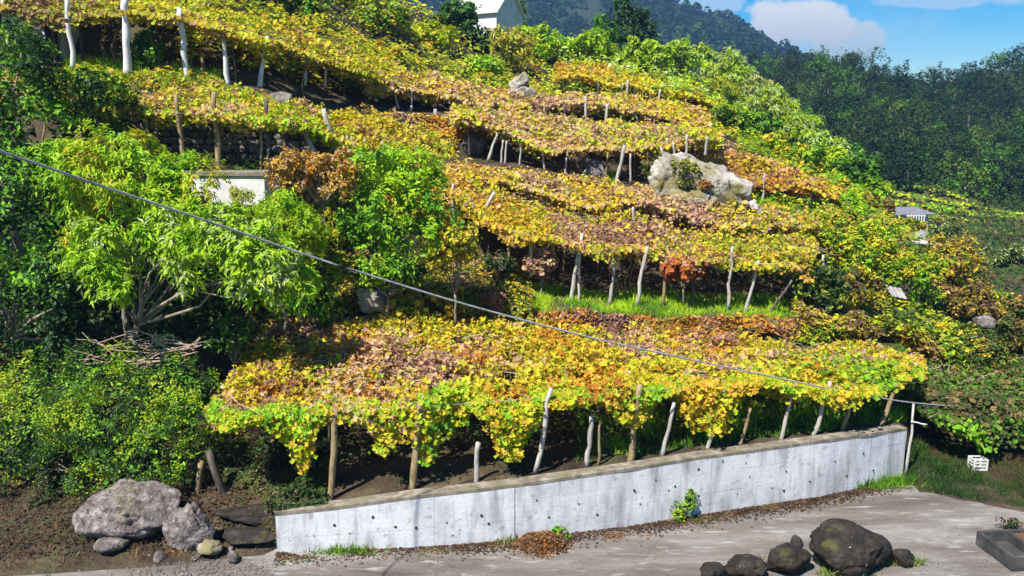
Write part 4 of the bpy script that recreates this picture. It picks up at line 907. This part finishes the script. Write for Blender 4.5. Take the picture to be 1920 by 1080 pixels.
rock_px('lower long dark edging stone on the bank near the road', (405,990,522,1016), None, M_DARKROCK, 42, 0.5, sub=4, amp=.15)
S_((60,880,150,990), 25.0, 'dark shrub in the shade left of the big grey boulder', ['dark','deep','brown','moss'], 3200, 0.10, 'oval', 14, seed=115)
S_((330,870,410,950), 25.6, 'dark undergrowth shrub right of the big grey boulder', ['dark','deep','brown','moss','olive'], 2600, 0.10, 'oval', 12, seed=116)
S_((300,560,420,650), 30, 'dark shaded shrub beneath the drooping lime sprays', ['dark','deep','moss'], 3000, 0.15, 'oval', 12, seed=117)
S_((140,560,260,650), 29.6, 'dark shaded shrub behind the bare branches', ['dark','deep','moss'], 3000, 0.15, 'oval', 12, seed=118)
S_((560,470,650,560), 32.8, 'lime shrub just left of the pale mottled rock', ['green','fresh','lime','neon'], 3200, 0.15, 'oval', 12, seed=119)
S_((420,352,480,392), 32.2, 'low mixed growth before the white tank front', ['olive','lime','neon','straw'], 1300, 0.12, 'lance', 8, seed=121)
S_((900,470,960,560), 36.9, 'shaded dark vine growth left of the purple pink bush', ['deep','moss','dark','mauve'], 2200, 0.15, 'oval', 10, seed=122)
S_((700,545,800,600), 33.6, 'yellow green creeper mound right of the mottled rock', ['olive','lime','yellow','gold'], 3000, 0.14, 'vine', 12, seed=123, mat=M_LEAF)
S_((790,540,880,600), 34.0, 'gold creeper mound left of the reddish brown bush', ['gold','yellow','olive','lime','orange'], 3000, 0.14, 'vine', 12, seed=124, mat=M_LEAF)
S_((55,975,215,1070), 23.9, 'tangle of dry brown brush at the far left road edge', ['brown','dry','earth','brown','straw'], 5200, 0.10, 'lance', 20, seed=125, mat=M_LEAF)
S_((205,990,300,1050), 23.6, 'low olive and brown weeds below the big boulder', ['brown','earth','olive','moss'], 1800, 0.08, 'oval', 10, seed=126, mat=M_LEAF)
S_((312,998,366,1046), 23.4, 'rusty orange dead bush beside the white chalky stone', ['rust','orange','brown','dry'], 1500, 0.09, 'oval', 8, seed=127, mat=M_LEAF)
# upper slope
S_((870,55,950,155), 83, 'dark green bush on the slope below the white house', ['dark','deep','deep','green'], 4500, 0.36, 'oval', 16, seed=114)
S_((815,-10,895,150), 84, 'dark green bush on the upper slope left of the white house', ['dark','deep','deep','green'], 8000, 0.36, 'oval', 26, seed=30)
S_((740,50,860,130), 76, 'yellow green layered bush on the upper slope', ['lime','lime','lime','yellow','neon'], 5000, 0.36, 'oval', 18, seed=31)
S_((860,108,955,170), 74, 'bright lime clump above the white rock on the slope', ['fresh','bright','lime'], 4000, 0.32, 'oval', 14, seed=32)
S_((600,-20,760,80), 70, 'green and yellow bush at the top edge of the slope', ['green','lime','olive','yellow','fresh'], 7000, 0.34, 'oval', 22, seed=33)
S_((500,-30,620,60), 60, 'green leafy bush above the top left pergola', ['green','fresh','lime','olive'], 6000, 0.28, 'oval', 18, seed=34)
S_((300,-80,520,20), 56, 'olive green bush row above the tall white posts', ['lime','lime','neon','yellow'], 8000, 0.27, 'oval', 22, seed=35)
S_((640,80,760,150), 62, 'yellow bush below the top edge bushes', ['lime','yellow','gold','lime'], 5000, 0.30, 'oval', 16, seed=36)
S_((960,55,1070,125), 88, 'bright green rounded bush right of the white house', ['fresh','bright','lime','neon'], 5500, 0.36, 'oval', 18, seed=37)
S_((1050,65,1150,125), 89, 'lime green bush on the ridge left of the dark tree', ['bright','lime','fresh','neon'], 5000, 0.36, 'oval', 18, seed=38)
S_((1130,85,1250,140), 89, 'low bright bush on the ridge below the dark tree', ['bright','lime','fresh','lime'], 5000, 0.36, 'oval', 18, seed=39)
S_((1225,75,1330,150), 88, 'pale green bush on the ridge right of the dark tree', ['sage','bright','lime','fresh'], 5000, 0.36, 'oval', 18, seed=40)
S_((920,60,1000,150), 80, 'yellow grassy bush in front of the white house', ['lime','yellow','straw','lime'], 4500, 0.34, 'lance', 16, seed=41)
plant('tree', 'dark green broad tree on the ridge against the blue mountain', 'tree', P(1178, 125, 96), px_clumps([(1180,30,96,26),(1155,60,96,26),(1205,60,96,26),(1180,80,95,30),(1140,80,96,20),(1215,90,96,20),(1170,15,96,14),(1195,35,96,20)]), 7000, 0.36, ['dark','deep','deep','green'], kind='oval', seed=42, trunk_r=0.25)
plant('tree', 'small mid green tree left of the dark ridge tree', 'tree', P(1130, 115, 97), px_clumps([(1128,50,97,16),(1118,70,97,16),(1140,72,97,16),(1128,88,97,18)]), 2600, 0.34, ['deep','green','fresh','green'], kind='oval', seed=43, trunk_r=0.18)
plant('cypress', 'slim pale green cypress beside the white house', 'tree', P(972, 80, 99), px_clumps([(968,-5,99,9),(972,12,99,11),(975,30,99,12),(976,48,99,12)]), 1800, 0.30, ['deep','green','sage'], kind='lance', seed=44, trunk_r=0.15)
ridge = [((1310,105,1400,190),86,['sage','neon','lime','sage']),((1370,150,1460,240),84,['sage','sage','lime','straw']),((1430,200,1520,290),80,['sage','lime','bright']),((1490,250,1575,330),76,['sage','bright','lime']),((1300,150,1390,230),80,['lime','yellow','fresh','olive']),
         ((1375,215,1460,270),76,['deep','green','fresh']),((1460,270,1550,340),72,['green','bright','lime','yellow']),((1540,295,1655,385),68,['deep','green','deep','fresh']),((1400,250,1480,310),70,['yellow','lime','bright']),((1500,330,1600,400),62,['lime','yellow','bright','fresh']),((1330,200,1400,250),72,['deep','green','lime'])]
rl = ['feathery pale green bush at the top of the right ridge','silvery green tall bush second down the right ridge','pale lime bush midway down the right ridge','pale green bush low on the right ridge','lime and yellow bush inside the upper right ridge','dark green rounded bush inside the silvery ridge bushes','green bush above the rusty vines','dark green thicket at the lower end of the right ridge','yellow lime bush above the rusty vines','bright lime bush right of the rusty vines','green bush beside the highest yellow vine band']
for k, (b, Y, nm) in enumerate(ridge): S_(b, Y, rl[k], nm, 5200, 0.34 if k < 4 else 0.3, 'lance' if k < 5 else 'oval', 20, seed=45 + k, rel=0.34)
for k, (b, Y, nm, lb_) in enumerate([((1335,110,1420,180),86,['sage','bright','neon'],'pale lime scrub between the two topmost ridge bushes'),((1410,165,1490,245),82,['sage','neon','lime'],'silvery lime scrub just below the tall silvery ridge bush'),((1465,215,1545,300),78,['sage','lime','bright'],'light green scrub midway down the right skyline'),
        ((1525,275,1600,345),74,['bright','neon','lime'],'lime scrub on the skyline above the dark lower thicket'),((1590,340,1670,400),66,['green','bright','lime'],'green scrub at the skyline just above the rusty small bush'),((1470,345,1560,415),56,['lime','neon','yellow'],'bright yellow lime scrub above the green ivy thicket'),((1540,365,1620,440),53,['bright','neon','fresh'],'fresh green scrub left of the rusty small bush')]):
    S_(b, Y, lb_, nm, 4200, 0.3 if Y > 60 else .22, 'lance' if k < 3 else 'oval', 18, seed=140 + k, rel=0.34)
right = [((1480,400,1600,500),46,['lime','bright','green','yellow'],'yellow green bush at the right end of the middle vines'),((1560,420,1700,540),45,['green','fresh','lime','neon','yellow'],'large green ivy thicket below the small shed'),((1640,470,1760,590),43.5,['green','fresh','lime','green','yellow'],'dense green thicket around the pale metal sheet'),
         ((1740,440,1850,560),47,['olive','gold','yellow','green','dry'],'yellow olive bush right of the concrete hut'),((1590,375,1675,435),58,['rust','brown','dry','gold','olive'],'rusty brown bush left of the small shed'),((1570,495,1660,620),40,['brown','olive','moss','gold','lime'],'brown and olive bush beside the dark middle opening'),
         ((1480,480,1590,620),38.5,['dark','deep','moss','olive','lime'],'dark green creeper mound at the right end of the grass strip'),((1770,535,1870,620),43,['brown','dry','olive','gold','moss'],'brown tinged olive bush in the right hand slope'),((1660,580,1790,690),40,['green','olive','neon','lime','yellow'],'olive green bush under the pale metal sheet'),((1500,590,1660,670),37.5,['brown','dry','olive','gold','lime','mauve'],'low withered purple brown growth above the lowest vines'),
         ((1840,560,1960,690),42,['moss','olive','deep','dry','gold'],'dark olive bush at the right edge of the slope'),((1760,620,1900,730),38.5,['deep','moss','olive','gold','green'],'mottled dark bush above the shaded overhang'),((1900,650,2020,760),38,['dark','deep','moss','olive'],'dark bush cut by the right edge of the view'),((1660,470,1720,520),48,['lime','yellow','olive'],'small lime bush left of the concrete hut'),((1660,412,1745,445),58,['lime','yellow','olive','green'],'lime growth below the white slatted railing')]
for k, (b, Y, nm, lb_) in enumerate(right): S_(b, Y, lb_, nm, 6500, 0.17 if Y < 50 else 0.22, 'oval', 22, seed=60 + k, rel=0.36, mat=M_LEAF if k in (4, 5, 7) else None)
# overhanging vines at the right above the dark hollow
F6 = [(1706,752,30.4),(1760,778,29.0),(1840,793,28.5),(1930,800,28.2),(2100,795,27.6)]
B6 = [(1700,676,37.5),(1800,690,38),(1930,690,38),(2150,690,38)]
vine('dark olive and brown vine overhanging the shaded hollow beside the wall end', F6, B6, 130, 0.18, ['deep','moss','olive','green','olive','dry','moss'], 9, 1.0, stems=3, drape_names=['moss','green','olive','fresh'])

# ------------------------------------------------------------------ stuff: undergrowth and grass
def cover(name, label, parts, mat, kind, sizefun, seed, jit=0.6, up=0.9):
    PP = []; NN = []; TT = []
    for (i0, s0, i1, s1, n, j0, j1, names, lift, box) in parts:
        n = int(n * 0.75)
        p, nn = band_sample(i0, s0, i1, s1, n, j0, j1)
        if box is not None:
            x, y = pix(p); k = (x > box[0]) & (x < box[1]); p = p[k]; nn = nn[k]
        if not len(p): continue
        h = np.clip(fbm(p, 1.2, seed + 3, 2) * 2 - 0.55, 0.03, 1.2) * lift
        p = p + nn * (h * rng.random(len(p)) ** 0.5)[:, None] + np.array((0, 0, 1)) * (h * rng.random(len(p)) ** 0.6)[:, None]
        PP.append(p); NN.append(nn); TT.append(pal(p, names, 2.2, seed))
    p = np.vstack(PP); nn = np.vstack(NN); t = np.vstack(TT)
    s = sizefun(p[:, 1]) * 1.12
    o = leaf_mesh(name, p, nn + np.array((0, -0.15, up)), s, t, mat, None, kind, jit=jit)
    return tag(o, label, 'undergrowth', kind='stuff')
sz = lambda Y: 0.10 + 0.0028 * Y
YG = ['olive','lime','yellow','gold','neon','bright','lime']
AU = ['mauve','pink','tan','gold','yellow','gold','orange']
cover('undergrowth', 'yellow green undergrowth covering the upper slope', [
    (9,0,11,1,52000,0,1,['olive','lime','neon','yellow','bright','lime','gold'],0.9,None),(8,0,9,0,12000,0.32,1,YG,0.6,None)], M_LEAF, 'oval', lambda Y: 0.12 + 0.0032 * Y, 80)
cover('undergrowth', 'autumn creeper covering the faces of the middle terraces', [
    (6,0.3,6,0.9,15000,0.35,1,AU,0.4,None),(4,0.35,4,0.95,12000,0.42,0.9,AU,0.45,None),(2,0.45,2,0.9,14000,0.35,0.85,['mauve','brown','pink','orange','rust','gold','olive'],0.35,None),(6,0.4,7,0.1,6000,0,0.36,['olive','dry','gold','lime'],0.4,None)], M_LEAF, 'oval', sz, 81)
cover('undergrowth', 'green scrub covering the left gully slope', [
    (1,0.1,3,0,14000,0,0.26,['dark','deep','moss','green','brown'],0.4,None),(3,0,5,0,24000,0,0.36,['dark','deep','green','fresh','olive'],0.7,None)], M_GREEN, 'oval', sz, 82)
cover('undergrowth', 'gold and olive creeper behind the left end of the lowest vines', [
    (2,0.1,3,0.9,26000,0.30,0.51,['olive','gold','lime','deep','yellow','moss','pink'],0.55,None)], M_LEAF, 'oval', lambda Y: 0.16 + 0 * Y, 85)
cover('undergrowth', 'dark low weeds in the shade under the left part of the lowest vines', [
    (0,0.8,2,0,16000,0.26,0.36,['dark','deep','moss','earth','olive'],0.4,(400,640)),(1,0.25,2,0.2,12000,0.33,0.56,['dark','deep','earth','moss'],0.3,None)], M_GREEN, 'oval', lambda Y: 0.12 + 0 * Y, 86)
cover('leaf_litter', 'dead brown leaves strewn over the dark bank left of the wall', [
    (0,0.15,1,0.9,15000,0.08,0.37,['brown','earth','earth','earth','brown','moss'],0.16,(-60,530))], M_LEAF, 'oval', lambda Y: 0.09 + 0 * Y, 84)
cover('undergrowth', 'mixed green and brown scrub covering the right shoulder of the slope', [
    (2,0.2,5,0,36000,0.70,1,['moss','green','olive','lime','neon','gold','dry'],0.8,(1480,2300)),(5,0,9,0,30000,0.72,1,['green','lime','bright','yellow','olive','fresh'],0.8,(1380,2300)),(9,0,11,1,24000,0.70,1,['lime','sage','bright','neon'],1.5,None)], M_GREEN, 'oval', sz, 83)
def grass(name, label, i0, s0, i1, s1, n, j0, j1, names, h, box=None, seed=90, w=1.0):
    p, nn = band_sample(i0, s0, i1, s1, n, j0, j1)
    if box is not None: x, y = pix(p); k = (x > box[0]) & (x < box[1]); p = p[k]
    ax = np.array((0, 0, 1.0)) + rng.normal(0, 0.28, (len(p), 3))
    hh = h * np.clip(fbm(p, 0.7, seed, 2) * 1.8, 0.4, 1.5)
    o = leaf_mesh(name, p - np.array((0, 0, .02)), np.tile((0, -1.0, 0.25), (len(p), 1)), hh, pal(p, names, 1.2, seed), M_GRASS, None, 'blade', axis=ax, jit=0.5)
    return tag(o, label, 'grass', kind='stuff')
GR = ['fresh','bright','neon','bright','neon']
grass('grass', 'bright green grass strip under the middle pergola', 3, -0.10, 3, 0.50, 24000, 0.45, 0.80, ['green','fresh','bright','neon','bright','neon'], 0.24, (960, 1500))
grass('grass', 'bright grass strip before the tall white posts at the top left', 7, -0.10, 7, 0.75, 20000, 0.10, 0.36, GR, 0.28, (120, 560))
grass('grass', 'small grass patch beside the large pale rock', 5, -0.1, 6, -0.4, 5000, 0.55, 0.66, GR, 0.26, (1090, 1230))
grass('grass', 'small grass patch right of the large pale rock', 5, -0.1, 6, -0.3, 6000, 0.68, 0.85, GR, 0.3, (1400, 1600))
grass('grass', 'green grass behind the top of the concrete wall', 1, 0.05, 2, 0, 30000, 0.50, 0.83, ['deep','green','fresh','green','bright'], 0.26, (1080, 1700))
grass('grass', 'verge grass beside the hollow at right, shade put into its dark green', 0, 0.05, 0, 0.8, 30000, 0.74, 1.0, ['dark','deep','deep','moss','brown'], 0.22, (1640, 1990))  # shade over the verge is put into this dark palette
grass('grass', 'dry grass and litter under the left end of the lowest vines', 1, 0.0, 2, 0, 8000, 0.25, 0.55, ['brown','earth','earth','moss'], 0.13, (430, 1100))
grass('grass', 'dry brown grass on the bank left of the road', 0, 0.05, 1, 0.4, 9000, 0.10, 0.36, ['brown','earth','earth','dry','brown'], 0.17, (-50, 510))
grass('grass', 'sparse yellow green blades on the dry ground before the left water tank', 5, -0.2, 6, 0, 7000, 0.1, 0.4, ['brown','dry','olive'], 0.15, (200, 700))

p = np.vstack([g_field[i, :-1] for i in range(4, g_field.shape[0])]); p = np.repeat(p, 9, axis=0) + rng.normal(0, 1.1, (len(p) * 9, 3)) * np.array((1, 1.6, .12)); x, y = pix(p); p = p[(x > 1500) & (x < 2050)]
p[:, 2] += rng.random(len(p)) * fbm(p, 3, 8, 2) * .9
tag(leaf_mesh('grass', p, np.tile((0, -.5, 1.), (len(p), 1)), .55, pal(p, ['earth','deep','dark','moss','deep','brown'], 6, 8), M_FAR, None, 'oval', jit=.6), 'rough grass and weeds over the far valley field', 'grass', kind='stuff')
def gravel(label, n, box, smin, smax, seed):
    P0 = []
    while len(P0) < n:
        q = PZ(rng.uniform(box[0], box[1]), rng.uniform(box[2], box[3]), 0.0)
        if q[1] < np.interp(pix(q[None])[0][0], [w[0] for w in WALL_FOOT], wf[:, 1]) - 0.03 and rng.random() < vnoise(q[None], 1.5, seed)[0]: P0.append(q)
    c_ = np.array(P0); sz_ = rng.uniform(smin, smax, n) ** 1.0
    T = np.array([(1,0,0),(0,1,0),(-1,0,0),(0,-1,0),(0,0,.8),(0,0,-.5)], float); f = [(0,1,4),(1,2,4),(2,3,4),(3,0,4),(1,0,5),(2,1,5),(3,2,5),(0,3,5)]
    a = rng.uniform(0, 6.28, n); T_ = np.stack([np.stack([T[:, 0] * math.cos(k) - T[:, 1] * math.sin(k), T[:, 0] * math.sin(k) + T[:, 1] * math.cos(k), T[:, 2]], -1) for k in a])
    V_ = c_[:, None, :] + T_ * sz_[:, None, None] * rng.uniform(.6, 1.3, (n, 1, 3)); V_[..., 2] += 0.015
    lp = (np.arange(n)[:, None] * 6 + np.array(f).ravel()[None]).ravel()
    return tag(mesh_np('gravel', V_.reshape(-1, 3), lp, np.arange(n * 8) * 3, M_ROAD), label, 'gravel', kind='stuff')
gravel('loose gravel scattered over the dirt road', 2400, (480, 1950, 915, 1085), .008, .022, 3)
gravel('small stones along the road edge at lower left', 500, (60, 520, 1048, 1085), .015, .06, 4)
# weeds and litter on the road
def heap(name, label, cat, boxpx, z, n, size, names, seed, h=0.2, kind='oval', mat=None, parentless=True):
    x0, y0, x1, y1 = boxpx; c = PZ((x0 + x1) / 2, (y0 + y1) / 2, 0.0); m = px_m(c[1]); a = (x1 - x0) / 2 * m; b = abs(PZ((x0 + x1) / 2, y0, 0)[1] - PZ((x0 + x1) / 2, y1, 0)[1]) / 2
    th = rng.uniform(0, 2 * math.pi, n); r = np.sqrt(rng.random(n)) * (0.45 + 0.9 * vnoise(np.stack([np.cos(th) * 1.7, np.sin(th) * 1.7, th * 0 + seed], -1), 1.0, seed)) * (0.8 + 0.5 * rng.random(n) ** 3); p = np.stack([c[0] + a * r * np.cos(th), c[1] + b * r * np.sin(th), np.zeros(n)], -1)
    p[:, 2] = 0.02 + np.clip(1 - r ** 2, 0, 1) * h * (0.5 + fbm(p, 0.4, seed, 2)) * rng.random(n) ** 0.4
    o = leaf_mesh(name, p, np.tile((0, -.2, 1.0), (n, 1)), size, pal(p, names, 0.5, seed), mat or M_LEAF, None, kind, jit=0.6); return tag(o, label, cat, kind='stuff')
heap('leaf_litter', 'heap of dry orange brown leaves at the foot of the concrete wall', 'leaves', (962,1000,1072,1040), 0, 2200, 0.105, ['brown','dry','rust','brown','earth','dry'], 5, 0.35)
heap('leaf_litter', 'orange brown leaf pile beside the white chalky stone', 'leaves', (308,1000,372,1050), 0, 1200, 0.12, ['rust','brown','orange','dry'], 6, 0.45)
heap('leaf_litter', 'few scattered brown leaves on the road right of the leaf heap', 'leaves', (1125,1000,1175,1016), 0, 90, 0.10, ['rust','brown','dry'], 7, 0.03)
def tuft(label, px, py, w, hgt, n, names, seed, size=0.3):
    c = PZ(px, py, 0.0); p = np.stack([c[0] + rng.normal(0, w, n), c[1] + rng.normal(0, .10, n), np.zeros(n)], -1)
    ax = np.array((0, 0, 1.0)) + rng.normal(0, 0.35, (n, 3))
    o = leaf_mesh('grass', p, np.tile((0, -1, .2), (n, 1)), hgt * rng.uniform(.5, 1.1, n), pal(p, names, .4, seed), M_GRASS, None, 'blade', axis=ax); return tag(o, label, 'grass', kind='stuff')
tuft('low green grass tuft at the wall foot near its left end', 650, 1036, .5, .24, 500, ['green','moss','fresh','olive'], 3)
tuft('thin yellowish grass tuft behind the dry leaf heap', 950, 1016, .3, .2, 260, ['olive','straw','moss'], 4)
tuft('low grass fringe at the wall foot near its right end', 1625, 914, .6, .28, 700, ['green','fresh','moss'], 5)
tuft('grass tuft at the right corner of the wall foot', 1680, 905, .5, .3, 600, ['green','fresh','deep'], 6)
nd = 9000; sd_ = rng.uniform(0, Ltot, nd); dd = np.abs(rng.normal(0, .32, nd)) + .02
pd = np.array([wall_at(a)[0] + wall_at(a)[2] * b for a, b in zip(sd_, dd)]); kd = vnoise(pd, .9, 12) > .28; pd = pd[kd]; pd[:, 2] = 0.012 + rng.random(len(pd)) * .02
tag(leaf_mesh('dirt', pd, np.tile((0, 0, 1.), (len(pd), 1)), .085, pal(pd, ['earth','brown','earth','brown','dry','moss'], .8, 12), M_LEAF, None, 'oval', jit=.35), 'brown dirt and leaf crumbs along the foot of the concrete wall', 'dirt', kind='stuff')
for k, (x_, y_, nm_) in enumerate([(1470,1062,'grass fringe at the foot of the low dark rocks'),(1580,1078,'yellowish grass in front of the large dark boulder'),(1690,1056,'grass tuft beside the small dark right stone'),(160,1020,'dry grass below the big grey boulder'),(330,1040,'dry grass at the foot of the sloping slab')]):
    tuft(nm_, x_, y_, .35, .26, 420, ['olive','moss','green','straw'] if k < 3 else ['brown','dry','olive','straw'], 20 + k)
def weed(label, box, n, names, seed, size=.09):
    x0, y0, x1, y1 = box; b = PZ((x0 + x1) / 2, y1, 0.0); m = px_m(b[1]); h = (y1 - y0) * m; w = (x1 - x0) / 2 * m
    cl = [(b + np.array((rng.normal(0, w * .45), rng.normal(0, .1), h * rng.uniform(.15, .95))), w * .42) for _ in range(12)]
    return plant('weed', label, 'weed', b, cl, n, size, names, M_GREEN, 'oval', seed=seed, trunk_r=.015, fork=.2, trunk_name='stem')
weed('leafy green weed growing upright against the concrete wall', (1258,922,1308,974), 900, ['deep','green','fresh','lime'], 7)
weed('small green weed behind the dry leaf heap', (1035,982,1065,1010), 350, ['green','olive','fresh'], 8)
weed('small spiky dark weed behind the concrete trough', (1872,972,1912,992), 320, ['dark','deep','brown'], 9)
dt = thing('dry_twigs', 'pale dry twigs lying above the wide green bush at left', 'twigs', P(270, 660, 28))
V, Fc = tubes([(bent(P(rng.uniform(130, 380), rng.uniform(630, 690), rng.uniform(27, 28)), P(rng.uniform(130, 390), rng.uniform(620, 690), rng.uniform(27, 28)), 6, .08), np.linspace(.025, .01, 6)) for _ in range(34)], 5); mesh_py('twig', V, Fc, M_DRYTWIG, dt)

# ------------------------------------------------------------------ far fields, wood and mountain trees
rowsf = [([(1640,352,148),(1760,368,148),(1840,398,146)],'top'),([(1640,372,140),(1760,388,140),(1920,420,138)],'second'),([(1640,392,132),(1740,400,132),(1830,418,131),(1960,432,130)],'third'),([(1730,418,124),(1830,432,124),(1960,446,123)],'fourth'),([(1735,440,116),(1850,450,116),(1960,460,115)],'fifth')]
for k, (fr, nm) in enumerate(rowsf):
    bk2 = [(x, y - 7, Y + 5) for x, y, Y in fr]
    p, u, v, ar = surf(fr, bk2, 4200); p[:, 2] += rng.uniform(-.7, .6, len(p)) * (.4 + fbm(p, 3, k, 2)) + 0.6
    o = leaf_mesh('vine_row', p, np.tile((0, -.4, 1.), (len(p), 1)), .55, pal(p, ['moss','olive','lime','olive','lime','green'], 4, k), M_FAR, None, 'vine')
    tag(o, f'{nm} green terrace row from the top of the far right field', 'vine row', 'terrace rows on the far field')
scr = [((1740,470,1830,520),'pale grey green scrub left on the far bank'),((1810,465,1890,515),'pale grey green scrub in the middle of the far bank'),((1870,455,1960,505),'grey green scrub right on the far bank')]
scr += [((1840,505,1930,560),'dark brownish scrub low on the far bank'),((1690,500,1760,540),'green scrub behind the concrete hut'),((1750,415,1800,450),'dark small bush on the far terrace rows'),((1880,560,1960,610),'olive scrub below the brown far bank')]
for k, (b, l) in enumerate(scr): S_(b, 92, l, ['moss','sage','olive','moss'], 3200, 0.42, 'lance', 16, seed=100 + k, mat=M_FAR)

crowns = []
for k in range(9):
    cl = [(np.array((rng.normal(0, .42), rng.normal(0, .42), rng.uniform(.35, 1.35) )), rng.uniform(.28, .5)) for _ in range(9)]
    if k >= 7: cl = [(np.array((rng.normal(0, .12), rng.normal(0, .12), .35 + q * .28)), .42 - q * .045) for q in range(8)]
    p, d = clump_leaves(cl, 2300, .5)
    nm = [['pine','dark','deep'],['dark','pine','moss'],['pine','deep','moss'],['deep','moss','green'],['dark','pine'],['moss','olive','green'],['deep','moss'],['pine','dark'],['dark','deep']][k]
    o = leaf_mesh('crown', p, d + np.array((0, 0, .5)), .095, pal(p, nm, .6, k, .3) * .85, M_FAR, None, 'oval'); me = o.data; bpy.data.objects.remove(o); crowns.append(me)  # cloud shadow on the far wood is put into the dark crown tints
V, Fc = tubes([(np.array([(0, 0, -.6), (0, 0, .9)]), np.array([.07, .04]))], 6)
to = mesh_py('trunk', V, Fc, M_BARK); trunk_me = to.data; bpy.data.objects.remove(to)
def far_tree(p, s, k, label, group, trunk=False, name='forest_tree'):
    o = bpy.data.objects.new(name, None if trunk else crowns[k]); COL.objects.link(o); o.location = tuple(p); o.scale = (s, s, s * rng.uniform(.9, 1.25)); o.rotation_euler = (0, 0, rng.uniform(0, 6.28))
    tag(o, label, 'tree', group)
    if trunk:
        for me, nm in ((crowns[k], 'crown'), (trunk_me, 'trunk')):
            c_ = bpy.data.objects.new(nm, me); COL.objects.link(c_); c_.parent = o
    return o
def gsample(g, n, a0, a1, b0, b1):
    a = rng.uniform(a0 * (g.shape[0] - 1), a1 * (g.shape[0] - 1) - 1e-3, n); b = rng.uniform(b0 * (g.shape[1] - 1), b1 * (g.shape[1] - 1) - 1e-3, n); i = a.astype(int); j = b.astype(int); s = (a - i)[:, None]; t = (b - j)[:, None]
    return g[i, j] * (1 - s) * (1 - t) + g[i + 1, j] * s * (1 - t) + g[i, j + 1] * (1 - s) * t + g[i + 1, j + 1] * s * t
# individual trees of the wood
pts = gsample(g_wood, 2600, 0.0, 0.82, 0.05, 0.72); x, y = pix(pts); m_ = (x > 1340) & (x < 1980); pts = pts[m_]
sel = []
for p in pts:
    if all((p[0] - q[0]) ** 2 + (p[1] - q[1]) ** 2 > 6.0 ** 2 for q in sel): sel.append(p)
    if len(sel) >= 285: break
WL = ['blackish green round tree', 'dark mossy round tree', 'dark tree with mossy top', 'mid green round tree', 'almost black round tree',
      'olive tinted round tree', 'deep green round tree', 'narrow pointed blackish tree', 'narrow pointed deep green tree']
for p in sel:
    k = int(rng.choice([0, 1, 2, 3, 4, 5, 6, 7, 8], p=[.15, .15, .13, .13, .12, .08, .12, .06, .06])); xx, yy = pix(p[None]); hgt = 'low on' if yy[0] > 300 else ('midway up' if yy[0] > 210 else 'high on'); sd = 'left' if xx[0] < 1560 else ('middle' if xx[0] < 1760 else 'right')
    far_tree(p, rng.uniform(2.8, 6.0), k, f'{WL[k]} {hgt} the {sd} of the far wooded hill, cloud shade in its colour', 'trees of the far wood', True)
# skyline trees
ORD = 'first second third fourth fifth sixth seventh eighth ninth tenth eleventh twelfth thirteenth fourteenth fifteenth sixteenth'.split()
for qi, (px, py, s, k) in enumerate([(1395,146,4.6,6),(1425,140,4.6,0),(1465,135,5,1),(1500,122,6,2),(1545,118,5.2,3),(1575,122,6,6),(1610,125,5,1),(1650,142,5.5,0),(1690,150,4.6,4),(1735,152,5.2,2),(1775,150,3.4,7),(1795,150,3,8),(1820,136,6.5,0),(1860,130,6,3),(1900,118,7,4),(1940,115,6.5,1)]):
    far_tree(P(px, py + 22, 300), s * .85, k, f'{ORD[qi]} {"narrow" if k > 6 else "broad"} dark tree from the left on the far wooded skyline, cloud shade in its colour', 'skyline trees of the far wood', True)
# rest of the wood between them, and mountain woods: one mass each
def wood(name, label, pts, smin, smax, names, leafk, seed):
    n = len(pts); m = 34; d = norm(rng.normal(0, 1, (n * m, 3))); d[:, 2] = np.abs(d[:, 2])
    s = np.repeat(rng.uniform(smin, smax, n), m); p = np.repeat(pts, m, axis=0) + d * s[:, None] * np.array((.7, .7, 1.2))
    bt = np.repeat(pal(pts, names, 12, seed, .3), m, axis=0) * .7 * rng.uniform(.7, 1.3, n * m)[:, None]
    o = leaf_mesh(name, p, d + np.array((0, 0, .3)), s * leafk * 1.2, bt, M_FAR, None, 'oval'); return tag(o, label, 'wood', kind='stuff')
pts = gsample(g_wood, 1300, 0.0, 0.86, 0.02, 0.8); wood('woodland', 'understorey of the far hill wood, cloud shade in its dark colour', pts, 1.6, 3.2, ['pine','dark','moss','deep'], .42, 3)  # dark understorey palette carries the same cloud shade
pts = gsample(g_mt, 2300, 0.1, 0.79, 0.0, 1.0); wood('mountain_woodland', 'blue hazed wood covering the distant mountain', pts, 5, 9, ['pine','dark','pine','deep'], .5, 4)

# ------------------------------------------------------------------ air
hz, nt = mat_new('air_haze')
pv = N(nt, 'ShaderNodeVolumePrincipled'); pv.inputs['Color'].default_value = (.28, .55, 1.0, 1); pv.inputs['Density'].default_value = 0.00026; pv.inputs['Anisotropy'].default_value = 0.2
out = N(nt, 'ShaderNodeOutputMaterial'); nt.links.new(pv.outputs[0], out.inputs['Volume'])
bm = bmesh.new(); bmesh.ops.create_cube(bm, size=1.0)
for v in bm.verts: v.co = Vector((v.co.x * 3000, v.co.y * 1800 + 500, v.co.z * 300 + 130))
tag(mesh_bm('haze', bm, hz), kind='stuff')
